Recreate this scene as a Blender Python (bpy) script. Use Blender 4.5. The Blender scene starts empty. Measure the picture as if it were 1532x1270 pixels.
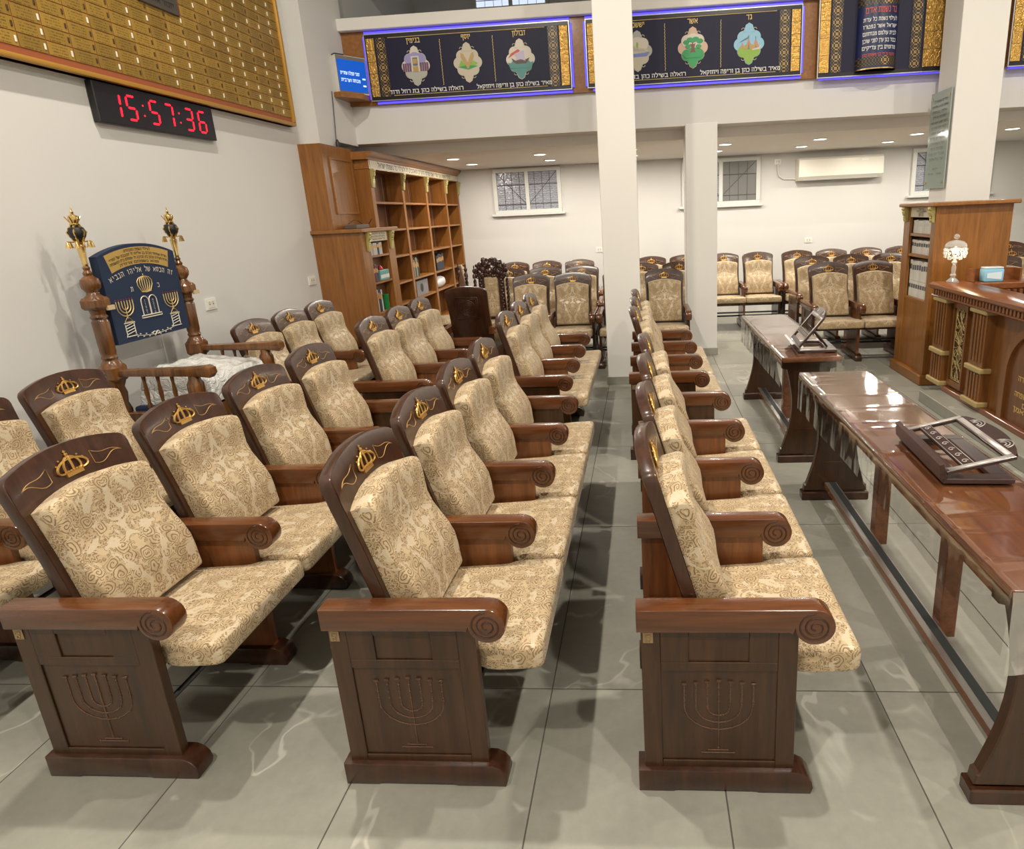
import bpy, bmesh, math, random
from mathutils import Vector, Matrix, noise
random.seed(7)
R = math.radians
sc = bpy.context.scene
C = sc.collection

# ------------------------------------------------------------------ camera
F_PX, CX, CY, W_PX, H_PX = 893.4, 904.85, 552.04, 1532.0, 1270.0
YAW, PIT, ROL, EYE = R(-4.14), R(-14.71), R(-2.71), 1.749
fw = Vector((math.sin(YAW) * math.cos(PIT), math.cos(YAW) * math.cos(PIT), math.sin(PIT)))
rt = Vector((math.cos(YAW), -math.sin(YAW), 0))
up = rt.cross(fw)
r2 = math.cos(ROL) * rt + math.sin(ROL) * up
u2 = -math.sin(ROL) * rt + math.cos(ROL) * up
cam = bpy.data.cameras.new('camera')
co = bpy.data.objects.new('camera', cam)
C.objects.link(co)
co.matrix_world = Matrix(((r2.x, u2.x, -fw.x, 0), (r2.y, u2.y, -fw.y, 0), (r2.z, u2.z, -fw.z, EYE), (0, 0, 0, 1)))
cam.sensor_fit = 'HORIZONTAL'
cam.sensor_width = 36.0
cam.lens = 36.0 * F_PX / W_PX
cam.shift_x = -(CX - W_PX / 2) / W_PX
cam.shift_y = (CY - H_PX / 2) / W_PX
cam.clip_start = 0.05
sc.camera = co

# ------------------------------------------------------------------ world, exposure, lamps
wd = bpy.data.worlds.new('world')
sc.world = wd
wd.use_nodes = True
wd.node_tree.nodes['Background'].inputs[0].default_value = (0.55, 0.62, 0.75, 1)
wd.node_tree.nodes['Background'].inputs[1].default_value = 0.3
vs = sc.view_settings
vs.view_transform = 'Standard'
vs.look = 'None'
vs.gamma = 1.0
vs.use_curve_mapping = False
vs.exposure = -0.08
WARM = (1.0, 0.92, 0.80)
CEIL = 6.0            # hall ceiling
UCEIL = 2.53          # ceiling under the gallery
HALL_W, UNDER_W = 160.0, 18.0


def area_light(name, loc, size, watt, col=WARM, spread=180):
    l = bpy.data.lights.new(name, 'AREA')
    l.shape = 'DISK'
    l.size = size
    l.energy = watt
    l.color = col
    l.spread = R(spread)
    o = bpy.data.objects.new(name, l)
    o.location = loc
    C.objects.link(o)
    return o


HALL_LAMPS = [(x, y) for x in (-1.7, 1.9, 5.5) for y in (-0.9, 2.9)]
for (x, y) in HALL_LAMPS:
    area_light('hall_lamp_light', (x, y, CEIL - 0.06), 0.16, HALL_W)
UNDER_LAMPS = [(x, y) for x in (-2.5, -1.33, -0.12, 1.1, 2.3, 3.5, 4.66) for y in (8.3, 9.22)]
for (x, y) in UNDER_LAMPS:
    area_light('gallery_lamp_light', (x, y, UCEIL - 0.02), 0.13, UNDER_W)
# ------------------------------------------------------------------ materials
MATS = {}


def mat(name, col=(0.5, 0.5, 0.5), rough=0.5, metal=0.0, coat=0.0, spec=0.5, emit=None, estr=0.0):
    if name in MATS:
        return MATS[name]
    m = bpy.data.materials.new(name)
    m.use_nodes = True
    b = m.node_tree.nodes['Principled BSDF']
    b.inputs['Base Color'].default_value = (*col, 1)
    b.inputs['Roughness'].default_value = rough
    b.inputs['Metallic'].default_value = metal
    b.inputs['Coat Weight'].default_value = coat
    b.inputs['Coat Roughness'].default_value = 0.12
    b.inputs['Specular IOR Level'].default_value = spec
    if emit:
        b.inputs['Emission Color'].default_value = (*emit, 1)
        b.inputs['Emission Strength'].default_value = estr
    MATS[name] = m
    return m


class NT:
    """small helper to wire nodes"""

    def __init__(s, m):
        s.t = m.node_tree
        s.b = s.t.nodes['Principled BSDF']

    def n(s, kind, **kw):
        nd = s.t.nodes.new(kind)
        for k, v in kw.items():
            setattr(nd, k, v)
        return nd

    def link(s, a, b):
        s.t.links.new(a, b)

    def set(s, sock, v):
        if isinstance(v, bpy.types.NodeSocket):
            s.link(v, sock)
        else:
            sock.default_value = v

    def math(s, op, a, b=0.0, c=0.0):
        nd = s.n('ShaderNodeMath', operation=op)
        s.set(nd.inputs[0], a)
        s.set(nd.inputs[1], b)
        s.set(nd.inputs[2], c)
        return nd.outputs[0]

    def noise(s, vec, scale, detail=2.0, rough=0.5, dist=0.0, out=0):
        nd = s.n('ShaderNodeTexNoise')
        s.link(vec, nd.inputs['Vector'])
        nd.inputs['Scale'].default_value = scale
        nd.inputs['Detail'].default_value = detail
        nd.inputs['Roughness'].default_value = rough
        nd.inputs['Distortion'].default_value = dist
        return nd.outputs[out]

    def ramp(s, fac, stops):
        nd = s.n('ShaderNodeValToRGB')
        el = nd.color_ramp.elements
        while len(el) < len(stops):
            el.new(0.5)
        for e, (p, c) in zip(el, stops):
            e.position = p
            e.color = (*c, 1) if len(c) == 3 else c
        s.link(fac, nd.inputs[0])
        return nd.outputs[0]

    def mix(s, fac, a, b):
        nd = s.n('ShaderNodeMix', data_type='RGBA')
        s.set(nd.inputs[0], fac)
        s.set(nd.inputs[6], a if isinstance(a, bpy.types.NodeSocket) else (*a, 1))
        s.set(nd.inputs[7], b if isinstance(b, bpy.types.NodeSocket) else (*b, 1))
        return nd.outputs[2]

    def mapping(s, vec, scale=(1, 1, 1), loc=(0, 0, 0)):
        nd = s.n('ShaderNodeMapping')
        s.link(vec, nd.inputs[0])
        nd.inputs['Scale'].default_value = scale
        nd.inputs['Location'].default_value = loc
        return nd.outputs[0]

    def bump(s, h, strength=0.2, dist=0.002):
        nd = s.n('ShaderNodeBump')
        nd.inputs['Strength'].default_value = strength
        nd.inputs['Distance'].default_value = dist
        s.link(h, nd.inputs['Height'])
        s.link(nd.outputs[0], s.b.inputs['Normal'])

    def obj(s):
        return s.n('ShaderNodeTexCoord').outputs['Object']

    def pos(s):
        return s.n('ShaderNodeNewGeometry').outputs['Position']


def wood(name, dark, light, axis='z', rough=0.3, coat=0.3, scale=1.0):
    m = mat(name, light, rough, coat=coat)
    t = NT(m)
    sv = {'x': (1.2, 16, 16), 'y': (16, 1.2, 16), 'z': (16, 16, 1.2)}[axis]
    p = t.mapping(t.obj(), tuple(a * scale for a in sv))
    rnd = t.n('ShaderNodeObjectInfo').outputs['Random']
    add = t.n('ShaderNodeVectorMath', operation='ADD')
    t.link(p, add.inputs[0])
    cmb = t.n('ShaderNodeCombineXYZ')
    t.link(t.math('MULTIPLY', rnd, 37.0), cmb.inputs[0])
    t.link(t.math('MULTIPLY', rnd, 11.0), cmb.inputs[2])
    t.link(cmb.outputs[0], add.inputs[1])
    n1 = t.noise(add.outputs[0], 1.4, 5, 0.62, 0.6)
    n2 = t.noise(add.outputs[0], 7.0, 3, 0.6)
    f = t.math('ADD', t.math('MULTIPLY', n1, 0.75), t.math('MULTIPLY', n2, 0.25))
    col = t.ramp(f, [(0.32, dark), (0.66, light)])
    t.link(col, t.b.inputs['Base Color'])
    t.bump(n2, 0.06, 0.002)
    return m


W_DARK = wood('walnut_wood', (0.020, 0.007, 0.0035), (0.066, 0.024, 0.010), 'z', 0.30, 0.2)
W_PANEL = wood('walnut_panel_wood', (0.020, 0.008, 0.003), (0.070, 0.028, 0.009), 'z', 0.32, 0.15)
W_ARM = wood('mahogany_wood', (0.060, 0.018, 0.006), (0.150, 0.050, 0.014), 'x', 0.24, 0.4)
W_ARMP = wood('mahogany_side_wood', (0.10, 0.032, 0.010), (0.24, 0.085, 0.026), 'z', 0.3, 0.3)
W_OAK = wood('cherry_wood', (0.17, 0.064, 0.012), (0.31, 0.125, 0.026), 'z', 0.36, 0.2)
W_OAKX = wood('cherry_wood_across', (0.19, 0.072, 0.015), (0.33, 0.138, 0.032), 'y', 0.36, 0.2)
W_OAKSHADE = wood('cherry_wood_shaded', (0.080, 0.027, 0.006), (0.145, 0.052, 0.012), 'z', 0.45, 0.1)  # same cherry wood, darkened to carry the shade inside the shelves
W_BIMA = wood('bima_wood', (0.12, 0.043, 0.010), (0.25, 0.098, 0.024), 'z', 0.34, 0.25)
W_BIMAY = wood('bima_rail_wood', (0.13, 0.042, 0.013), (0.25, 0.085, 0.026), 'y', 0.28, 0.35)
W_TAB = wood('table_wood', (0.12, 0.040, 0.015), (0.25, 0.092, 0.034), 'y', 0.26, 0.3)
W_TURN = wood('turned_oak_wood', (0.050, 0.018, 0.005), (0.23, 0.092, 0.022), 'z', 0.28, 0.45)
W_CARV = wood('carved_dark_wood', (0.020, 0.007, 0.005), (0.060, 0.020, 0.012), 'z', 0.3, 0.4)
W_STAND = wood('bookstand_wood', (0.022, 0.010, 0.008), (0.055, 0.024, 0.018), 'y', 0.3, 0.3)
W_GLINT = wood('carving_glint_wood', (0.035, 0.013, 0.005), (0.11, 0.042, 0.014), 'z', 0.18, 0.5)  # panel wood for the menorahs: glossier, and lightened to paint in glints
GOLD = mat('crown_gold', (0.62, 0.36, 0.10), 0.32, 0.75)
GOLDLINE = mat('inlay_gold', (0.55, 0.33, 0.12), 0.4, 0.5)
BRASS = mat('polished_brass', (0.80, 0.58, 0.24), 0.16, 1.0)
GILT = mat('gilt_trim', (0.46, 0.35, 0.15), 0.42, 0.2)
GILTG = mat('gilt_green_trim', (0.42, 0.36, 0.13), 0.42, 0.3)
BLACK = mat('black_plastic', (0.012, 0.012, 0.014), 0.35)
RUBBER = mat('black_rubber_strip', (0.02, 0.024, 0.024), 0.55)
ALU = mat('aluminium', (0.55, 0.54, 0.52), 0.3, 0.9)
STEEL = mat('dark_steel', (0.06, 0.06, 0.06), 0.4, 0.6)
WHITE = mat('white_plastic', (0.78, 0.77, 0.73), 0.4)
CREAM = mat('cream_plastic', (0.74, 0.71, 0.62), 0.35)
NAVY = mat('navy_print', (0.010, 0.010, 0.035), 0.5, spec=0.3)
NAVYV = mat('navy_velvet', (0.010, 0.022, 0.058), 0.85)
BLK = mat('black_print', (0.008, 0.008, 0.010), 0.3)
WHT = mat('white_print', (0.8, 0.8, 0.78), 0.5)
YEL = mat('yellow_print', (0.75, 0.55, 0.18), 0.5)
INK = mat('ink_print', (0.03, 0.022, 0.012), 0.6)
THREADS = mat('silver_thread', (0.62, 0.58, 0.48), 0.5, 0.2)
THREADG = mat('gold_thread', (0.58, 0.42, 0.16), 0.45, 0.3)


def wall_mat(name, col):
    m = mat(name, col, 0.75, spec=0.25)
    t = NT(m)
    p = t.pos()
    n = t.noise(p, 60, 4, 0.6)
    n2 = t.noise(p, 1.1, 3, 0.5)
    c = t.mix(n2, tuple(a * 0.965 for a in col), tuple(min(1, a * 1.02) for a in col))
    t.link(c, t.b.inputs['Base Color'])
    t.bump(n, 0.12, 0.002)
    return m


M_WALL = wall_mat('white_plaster', (0.66, 0.65, 0.625))
M_CEIL = wall_mat('ceiling_paint', (0.72, 0.69, 0.65))
M_HALLC = wall_mat('hall_ceiling_paint', (0.45, 0.44, 0.42))
M_COL = wall_mat('column_plaster', (0.74, 0.725, 0.69))
M_UP = wall_mat('grey_plaster', (0.66, 0.66, 0.67))


def stone_mat(name, per_tile):
    m = mat(name, (0.33, 0.32, 0.28), 0.34)
    t = NT(m)
    p = t.pos()
    if per_tile:
        rnd = t.n('ShaderNodeObjectInfo').outputs['Random']
        cmb = t.n('ShaderNodeCombineXYZ')
        t.link(t.math('MULTIPLY', rnd, 23.0), cmb.inputs[0])
        t.link(t.math('MULTIPLY', rnd, 51.0), cmb.inputs[1])
        add = t.n('ShaderNodeVectorMath', operation='ADD')
        t.link(p, add.inputs[0])
        t.link(cmb.outputs[0], add.inputs[1])
        p = add.outputs[0]
    cloud = t.noise(p, 1.6, 5, 0.6, 0.4)
    fine = t.noise(p, 26, 4, 0.65)
    v = t.noise(t.mapping(p, (1.0, 0.75, 1.0)), 1.25, 4, 0.55, 0.35)
    vein = t.math('SUBTRACT', 1.0, t.math('MULTIPLY', t.math('ABSOLUTE', t.math('SUBTRACT', v, 0.5)), 120.0))
    vein = t.math('MAXIMUM', vein, 0.0)
    vm = t.noise(p, 2.2, 2)
    vein = t.math('MULTIPLY', vein, t.math('MULTIPLY', t.math('MAXIMUM', t.math('SUBTRACT', vm, 0.47), 0.0), 4.0))
    base = t.ramp(t.math('ADD', t.math('MULTIPLY', cloud, 0.75), t.math('MULTIPLY', fine, 0.25)),
                  [(0.30, (0.225, 0.222, 0.186)), (0.50, (0.285, 0.279, 0.236)), (0.70, (0.35, 0.342, 0.29))])
    col = t.mix(t.math('MINIMUM', vein, 0.38), base, (0.62, 0.60, 0.53))
    t.link(col, t.b.inputs['Base Color'])
    t.link(t.math('ADD', 0.30, t.math('MULTIPLY', fine, 0.16)), t.b.inputs['Roughness'])
    t.bump(fine, 0.05, 0.002)
    return m


M_TILE = stone_mat('grey_stone_tile', True)
M_STONE = stone_mat('grey_stone', False)
M_GROUT = mat('dark_grout', (0.10, 0.095, 0.08), 0.8)


def fabric_mat():
    """cream and gold brocade: mirrored scroll pattern woven in matt gold on a satin ground (UV in metres)"""
    m = mat('gold_brocade', (0.55, 0.42, 0.25), 0.5)
    t = NT(m)
    uv = t.n('ShaderNodeTexCoord').outputs['UV']
    sp = t.n('ShaderNodeSeparateXYZ')
    t.link(uv, sp.inputs[0])
    cb = t.n('ShaderNodeCombineXYZ')
    t.link(t.math('ABSOLUTE', sp.outputs[0]), cb.inputs[0])
    t.link(sp.outputs[1], cb.inputs[1])
    p0 = cb.outputs[0]
    def smooth(v, lo, hi):
        r = t.n('ShaderNodeMapRange', interpolation_type='SMOOTHSTEP')
        t.link(v, r.inputs[0])
        r.inputs[1].default_value, r.inputs[2].default_value = lo, hi
        return r.outputs[0]
    wn = t.n('ShaderNodeTexNoise')
    t.link(p0, wn.inputs['Vector'])
    wn.inputs['Scale'].default_value = 24
    wn.inputs['Detail'].default_value = 1.0
    ma = t.n('ShaderNodeVectorMath', operation='MULTIPLY_ADD')
    t.link(wn.outputs['Color'], ma.inputs[0])
    ma.inputs[1].default_value = (0.030, 0.030, 0)
    t.link(p0, ma.inputs[2])
    p = ma.outputs[0]
    # curls and flowers: each cell of a grid of motifs carries a spiral scroll or a petalled flower
    vm = t.n('ShaderNodeTexVoronoi', feature='F1')
    vm.inputs['Scale'].default_value = 17.0
    t.link(p, vm.inputs['Vector'])
    dl = t.n('ShaderNodeVectorMath', operation='SUBTRACT')
    t.link(p, dl.inputs[0])
    t.link(vm.outputs['Position'], dl.inputs[1])
    ds = t.n('ShaderNodeSeparateXYZ')
    t.link(dl.outputs[0], ds.inputs[0])
    cs = t.n('ShaderNodeSeparateColor')
    t.link(vm.outputs['Color'], cs.inputs[0])
    rnd1, rnd2 = cs.outputs[0], cs.outputs[1]
    th = t.math('ADD', t.math('ARCTAN2', ds.outputs[1], ds.outputs[0]), t.math('MULTIPLY', rnd2, 6.28))
    rr = t.math('SQRT', t.math('ADD', t.math('MULTIPLY', ds.outputs[0], ds.outputs[0]), t.math('MULTIPLY', ds.outputs[1], ds.outputs[1])))
    spir = smooth(t.math('SINE', t.math('ADD', th, t.math('MULTIPLY', rr, 620.0))), 0.25, 0.75)
    petal = t.math('MULTIPLY', rr, t.math('ADD', 1.0, t.math('MULTIPLY', t.math('COSINE', t.math('MULTIPLY', th, 6.0)), 0.30)))
    flow = smooth(t.math('SINE', t.math('MULTIPLY', petal, 560.0)), 0.2, 0.75)
    isf = t.math('GREATER_THAN', rnd1, 0.5)
    motif = t.math('ADD', t.math('MULTIPLY', flow, isf), t.math('MULTIPLY', spir, t.math('SUBTRACT', 1.0, isf)))
    # small leaves between the motifs
    v2 = t.n('ShaderNodeTexVoronoi', feature='F1')
    v2.inputs['Scale'].default_value = 95
    t.link(p, v2.inputs['Vector'])
    ring = t.math('SUBTRACT', 1.0, smooth(t.math('ABSOLUTE', t.math('SUBTRACT', v2.outputs['Distance'], 0.34)), 0.04, 0.15))
    far_ = smooth(rr, 0.024, 0.028)
    lines = t.math('ADD', t.math('MULTIPLY', motif, t.math('SUBTRACT', 1.0, far_)), t.math('MULTIPLY', t.math('MULTIPLY', ring, far_), 0.8))
    # plain satin patches where the pattern stops
    patch = smooth(t.noise(p0, 10.0, 3, 0.6, 1.6), 0.55, 0.59)
    fill = smooth(t.noise(p, 19.0, 1.0), 0.48, 0.54)
    weave = t.noise(uv, 900, 1)
    tone = t.noise(p0, 30, 2)
    ground = t.mix(fill, (0.55, 0.415, 0.245), (0.47, 0.345, 0.195))
    ground = t.mix(patch, ground, (0.61, 0.505, 0.35))
    lcol = t.mix(tone, (0.145, 0.080, 0.028), (0.25, 0.165, 0.080))
    lmask = t.math('MULTIPLY', lines, t.math('SUBTRACT', 1.0, t.math('MULTIPLY', patch, 0.92)))
    col = t.mix(t.math('MULTIPLY', lmask, 0.88), ground, lcol)
    col = t.mix(t.math('MULTIPLY', weave, 0.12), col, (0.25, 0.18, 0.1))
    t.link(col, t.b.inputs['Base Color'])
    t.link(t.math('ADD', 0.55, t.math('MULTIPLY', patch, -0.29)), t.b.inputs['Roughness'])
    t.b.inputs['Sheen Weight'].default_value = 0.15
    hgt = t.math('ADD', t.math('MULTIPLY', lmask, 1.0), t.math('MULTIPLY', weave, 0.25))
    t.bump(hgt, 0.7, 0.0016)
    return m


FABRIC = fabric_mat()


def plaque_mat(name, base, ink, across='Y'):
    """engraved brass plate: rows of small dark lettering strokes in the plate's own coordinates"""
    m = mat(name, base, 0.42, 0.25)
    t = NT(m)
    sp = t.n('ShaderNodeSeparateXYZ')
    t.link(t.obj(), sp.inputs[0])
    y, z = sp.outputs[1], sp.outputs[2]
    rows = t.math('FRACT', t.math('MULTIPLY', z, 62.0))
    inrow = t.math('LESS_THAN', rows, 0.48)
    rnd = t.n('ShaderNodeObjectInfo').outputs['Random']
    cb = t.n('ShaderNodeCombineXYZ')
    t.link(t.math('MULTIPLY', y, 240.0), cb.inputs[0])
    t.link(t.math('MULTIPLY', t.math('FLOOR', t.math('MULTIPLY', z, 62.0)), 7.3), cb.inputs[1])
    t.link(t.math('MULTIPLY', rnd, 90.0), cb.inputs[2])
    g = t.math('GREATER_THAN', t.noise(cb.outputs[0], 1.0, 1), 0.47)
    inx = t.math('LESS_THAN', t.math('ABSOLUTE', t.math('ADD', y, 0.008)), 0.05)
    inz = t.math('LESS_THAN', t.math('ABSOLUTE', z), 0.043)
    k = t.math('MULTIPLY', t.math('MULTIPLY', inrow, g), t.math('MULTIPLY', inx, inz))
    tone = t.mix(rnd, tuple(a * 0.8 for a in base), tuple(min(1, a * 1.12) for a in base))
    t.link(t.mix(t.math('MULTIPLY', k, 0.6), tone, ink), t.b.inputs['Base Color'])
    return m


M_PLATE = plaque_mat('engraved_brass', (0.37, 0.225, 0.040), (0.06, 0.035, 0.006))


def band_mat():
    """printed band of gold key pattern on black, in world coordinates (x across, z up)"""
    m = mat('gold_key_band', (0.02, 0.02, 0.02), 0.35)
    t = NT(m)
    ck = t.n('ShaderNodeTexBrick')
    t.link(t.mapping(t.n('ShaderNodeTexCoord').outputs['Object'], (1, 1, 1)), ck.inputs['Vector'])
    sp = t.n('ShaderNodeSeparateXYZ')
    t.link(t.obj(), sp.inputs[0])
    ax = t.math('ABSOLUTE', sp.outputs[0])
    cz = t.math('PINGPONG', sp.outputs[2], 0.055)
    a = t.math('SINE', t.math('MULTIPLY', ax, 210.0))
    b = t.math('SINE', t.math('MULTIPLY', cz, 210.0))
    s1 = t.math('GREATER_THAN', t.math('MULTIPLY', a, b), 0.1)
    d = t.math('ADD', t.math('MULTIPLY', ax, 1.0), t.math('MULTIPLY', cz, 0.9))
    s2 = t.math('LESS_THAN', d, 0.062)
    k = t.math('MULTIPLY', s1, t.math('ADD', t.math('MULTIPLY', s2, 0.75), 0.25))
    t.link(t.mix(k, (0.01, 0.01, 0.018), (0.42, 0.27, 0.08)), t.b.inputs['Base Color'])
    return m


M_BAND = band_mat()


def emboss_mat():
    m = mat('embossed_gold', (0.55, 0.33, 0.09), 0.3, 0.85)
    t = NT(m)
    n = t.noise(t.obj(), 34, 3, 0.6, 0.8)
    t.bump(n, 1.0, 0.012)
    return m


M_EMB = emboss_mat()


def plastic_mat():
    m = bpy.data.materials.new('clear_plastic_sheet')
    m.use_nodes = True
    nt = m.node_tree
    for n in list(nt.nodes):
        if n.type != 'OUTPUT_MATERIAL':
            nt.nodes.remove(n)
    out = [n for n in nt.nodes if n.type == 'OUTPUT_MATERIAL'][0]
    tr = nt.nodes.new('ShaderNodeBsdfTransparent')
    tr.inputs[0].default_value = (0.95, 0.95, 0.94, 1)
    gl = nt.nodes.new('ShaderNodeBsdfGlossy')
    gl.inputs['Roughness'].default_value = 0.07
    gl.inputs[0].default_value = (0.95, 0.95, 0.95, 1)
    fr = nt.nodes.new('ShaderNodeFresnel')
    fr.inputs[0].default_value = 1.55
    ad = nt.nodes.new('ShaderNodeMath')
    ad.operation = 'MULTIPLY_ADD'
    ad.inputs[1].default_value = 1.6
    ad.inputs[2].default_value = 0.03
    nt.links.new(fr.outputs[0], ad.inputs[0])
    mx = nt.nodes.new('ShaderNodeMixShader')
    mn = nt.nodes.new('ShaderNodeMath')
    mn.operation = 'MINIMUM'
    mn.inputs[1].default_value = 0.5
    nt.links.new(ad.outputs[0], mn.inputs[0])
    nt.links.new(mn.outputs[0], mx.inputs[0])
    nt.links.new(tr.outputs[0], mx.inputs[1])
    nt.links.new(gl.outputs[0], mx.inputs[2])
    nt.links.new(mx.outputs[0], out.inputs[0])
    return m


PLASTIC = plastic_mat()


def window_glass():
    m = mat('ripple_glass', (0.30, 0.33, 0.40), 0.12)
    t = NT(m)
    w = t.n('ShaderNodeTexWave', wave_type='BANDS', bands_direction='Z')
    t.link(t.pos(), w.inputs['Vector'])
    w.inputs['Scale'].default_value = 9.0
    w.inputs['Distortion'].default_value = 7.0
    w.inputs['Detail'].default_value = 2.0
    w.inputs['Detail Scale'].default_value = 3.0
    t.link(t.mix(w.outputs['Fac'], (0.25, 0.26, 0.30), (0.38, 0.40, 0.46)), t.b.inputs['Base Color'])
    t.bump(w.outputs['Fac'], 0.3, 0.004)
    return m


M_PANE = window_glass()
M_PANE2 = mat('grey_glass', (0.20, 0.20, 0.19), 0.2)
M_SKYPANE = mat('daylit_pane', (0.6, 0.65, 0.7), 0.2, emit=(0.72, 0.82, 1.0), estr=1.0)
M_FRAME = mat('white_window_frame', (0.66, 0.67, 0.64), 0.45)
M_LED = mat('blue_led', (0.1, 0.1, 0.6), 0.4, emit=(0.07, 0.05, 1.0), estr=1.3)
M_RED = mat('red_led', (0.5, 0.0, 0.02), 0.4, emit=(1.0, 0.012, 0.03), estr=2.2)
M_SCREEN = mat('blue_screen', (0.0, 0.05, 0.3), 0.2, emit=(0.0, 0.10, 0.60), estr=0.7)
M_SCRTXT = mat('screen_text', (0.5, 0.6, 0.9), 0.2, emit=(0.45, 0.6, 1.0), estr=1.6)
M_LAMP = mat('lamp_disc', (1, 1, 1), 0.4, emit=(1.0, 0.94, 0.84), estr=6.0)
M_CRYS = mat('crystal', (0.92, 0.92, 0.9), 0.05)
MATS['crystal'].node_tree.nodes['Principled BSDF'].inputs['Transmission Weight'].default_value = 0.75
M_GLOW = mat('glowing_bulb', (1, 0.9, 0.7), 0.4, emit=(1.0, 0.82, 0.55), estr=9.0)
M_GLASSP = mat('green_glass_plate', (0.30, 0.36, 0.32), 0.08, coat=0.5)

# ------------------------------------------------------------------ mesh helpers


def nb():
    return bmesh.new()


def box(bm, x0, x1, y0, y1, z0, z1, bev=0.0, seg=1):
    vs_ = [bm.verts.new((x, y, z)) for x in (x0, x1) for y in (y0, y1) for z in (z0, z1)]
    q = [(0, 1, 3, 2), (4, 6, 7, 5), (0, 4, 5, 1), (2, 3, 7, 6), (0, 2, 6, 4), (1, 5, 7, 3)]
    fs = [bm.faces.new([vs_[i] for i in f]) for f in q]
    if bev:
        es = list({e for f in fs for e in f.edges})
        bmesh.ops.bevel(bm, geom=es, offset=bev, segments=seg, affect='EDGES', profile=0.5)
    return bm


def prism(bm, pts, axis, a0, a1, bev=0.0, seg=2):
    """extrude a 2-D outline. axis y: pts are (x,z); axis x: (y,z); axis z: (x,y)"""
    def v(p, a):
        return {'y': (p[0], a, p[1]), 'x': (a, p[0], p[1]), 'z': (p[0], p[1], a)}[axis]
    A = [bm.verts.new(v(p, a0)) for p in pts]
    B = [bm.verts.new(v(p, a1)) for p in pts]
    n = len(pts)
    fa = bm.faces.new(A)
    fb = bm.faces.new(B[::-1])
    fs = [bm.faces.new((A[i], B[i], B[(i + 1) % n], A[(i + 1) % n])) for i in range(n)]
    bmesh.ops.recalc_face_normals(bm, faces=[fa, fb] + fs)
    if bev:
        es = list(fa.edges) + list(fb.edges)
        bmesh.ops.bevel(bm, geom=es, offset=bev, segments=seg, affect='EDGES', profile=0.5)
    return bm


def tube(bm, pts, r, seg=6, closed=False, taper=None):
    P = [Vector(p) for p in pts]
    n = len(P)
    rings = []
    prev = None
    for i, p in enumerate(P):
        if closed:
            d = P[(i + 1) % n] - P[i - 1]
        else:
            d = P[min(i + 1, n - 1)] - P[max(i - 1, 0)]
        if d.length < 1e-9:
            d = Vector((0, 0, 1))
        d.normalize()
        if prev is None:
            a = Vector((0, 0, 1)) if abs(d.z) < 0.9 else Vector((1, 0, 0))
            nx = d.cross(a).normalized()
        else:
            nx = prev - d * prev.dot(d)
            if nx.length < 1e-6:
                nx = d.orthogonal()
            nx.normalize()
        prev = nx
        ny = d.cross(nx)
        rr = r if taper is None else r * taper(i / max(1, n - 1))
        rings.append([bm.verts.new(p + (nx * math.cos(2 * math.pi * k / seg) + ny * math.sin(2 * math.pi * k / seg)) * rr) for k in range(seg)])
    m = n if closed else n - 1
    for i in range(m):
        a, b = rings[i], rings[(i + 1) % n]
        for k in range(seg):
            bm.faces.new((a[k], a[(k + 1) % seg], b[(k + 1) % seg], b[k]))
    if not closed:
        bm.faces.new(rings[0][::-1])
        bm.faces.new(rings[-1])
    return bm


def lathe(bm, prof, c=(0, 0, 0), seg=16, axis='z'):
    rings = []
    for r, z in prof:
        ring = []
        for k in range(seg):
            a = 2 * math.pi * k / seg
            x, y = r * math.cos(a), r * math.sin(a)
            v = (x, y, z) if axis == 'z' else ((z, x, y) if axis == 'x' else (x, z, y))
            ring.append(bm.verts.new((c[0] + v[0], c[1] + v[1], c[2] + v[2])))
        rings.append(ring)
    fs = []
    for a, b in zip(rings, rings[1:]):
        for k in range(seg):
            fs.append(bm.faces.new((a[k], a[(k + 1) % seg], b[(k + 1) % seg], b[k])))
    fs.append(bm.faces.new(rings[0][::-1]))
    fs.append(bm.faces.new(rings[-1]))
    bmesh.ops.recalc_face_normals(bm, faces=fs)
    return bm


def ball(bm, c, r, u=8, v=6, sc3=(1, 1, 1)):
    m = Matrix.Translation(c) @ Matrix.Diagonal((sc3[0], sc3[1], sc3[2], 1))
    bmesh.ops.create_uvsphere(bm, u_segments=u, v_segments=v, radius=r, matrix=m)
    return bm


def arc(cx, cy, r, a0, a1, n):
    return [(cx + r * math.cos(R(a0 + (a1 - a0) * i / n)), cy + r * math.sin(R(a0 + (a1 - a0) * i / n))) for i in range(n + 1)]


def sheet(bm, us, vs_, top, bot, uvfn=None):
    """closed pillow between two height functions that meet on the rim"""
    n, m = len(us), len(vs_)
    T = [[bm.verts.new(top(u, v)) for v in vs_] for u in us]
    B = [[bm.verts.new(bot(u, v)) for v in vs_] for u in us]
    fs = []
    for i in range(n - 1):
        for j in range(m - 1):
            fs.append(bm.faces.new((T[i][j], T[i + 1][j], T[i + 1][j + 1], T[i][j + 1])))
            fs.append(bm.faces.new((B[i][j], B[i][j + 1], B[i + 1][j + 1], B[i + 1][j])))
    for i in range(n - 1):
        fs.append(bm.faces.new((T[i][0], B[i][0], B[i + 1][0], T[i + 1][0])))
        fs.append(bm.faces.new((T[i][-1], T[i + 1][-1], B[i + 1][-1], B[i][-1])))
    for j in range(m - 1):
        fs.append(bm.faces.new((T[0][j], T[0][j + 1], B[0][j + 1], B[0][j])))
        fs.append(bm.faces.new((T[-1][j], B[-1][j], B[-1][j + 1], T[-1][j + 1])))
    bmesh.ops.recalc_face_normals(bm, faces=fs)
    return bm


ORG = {}


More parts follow.
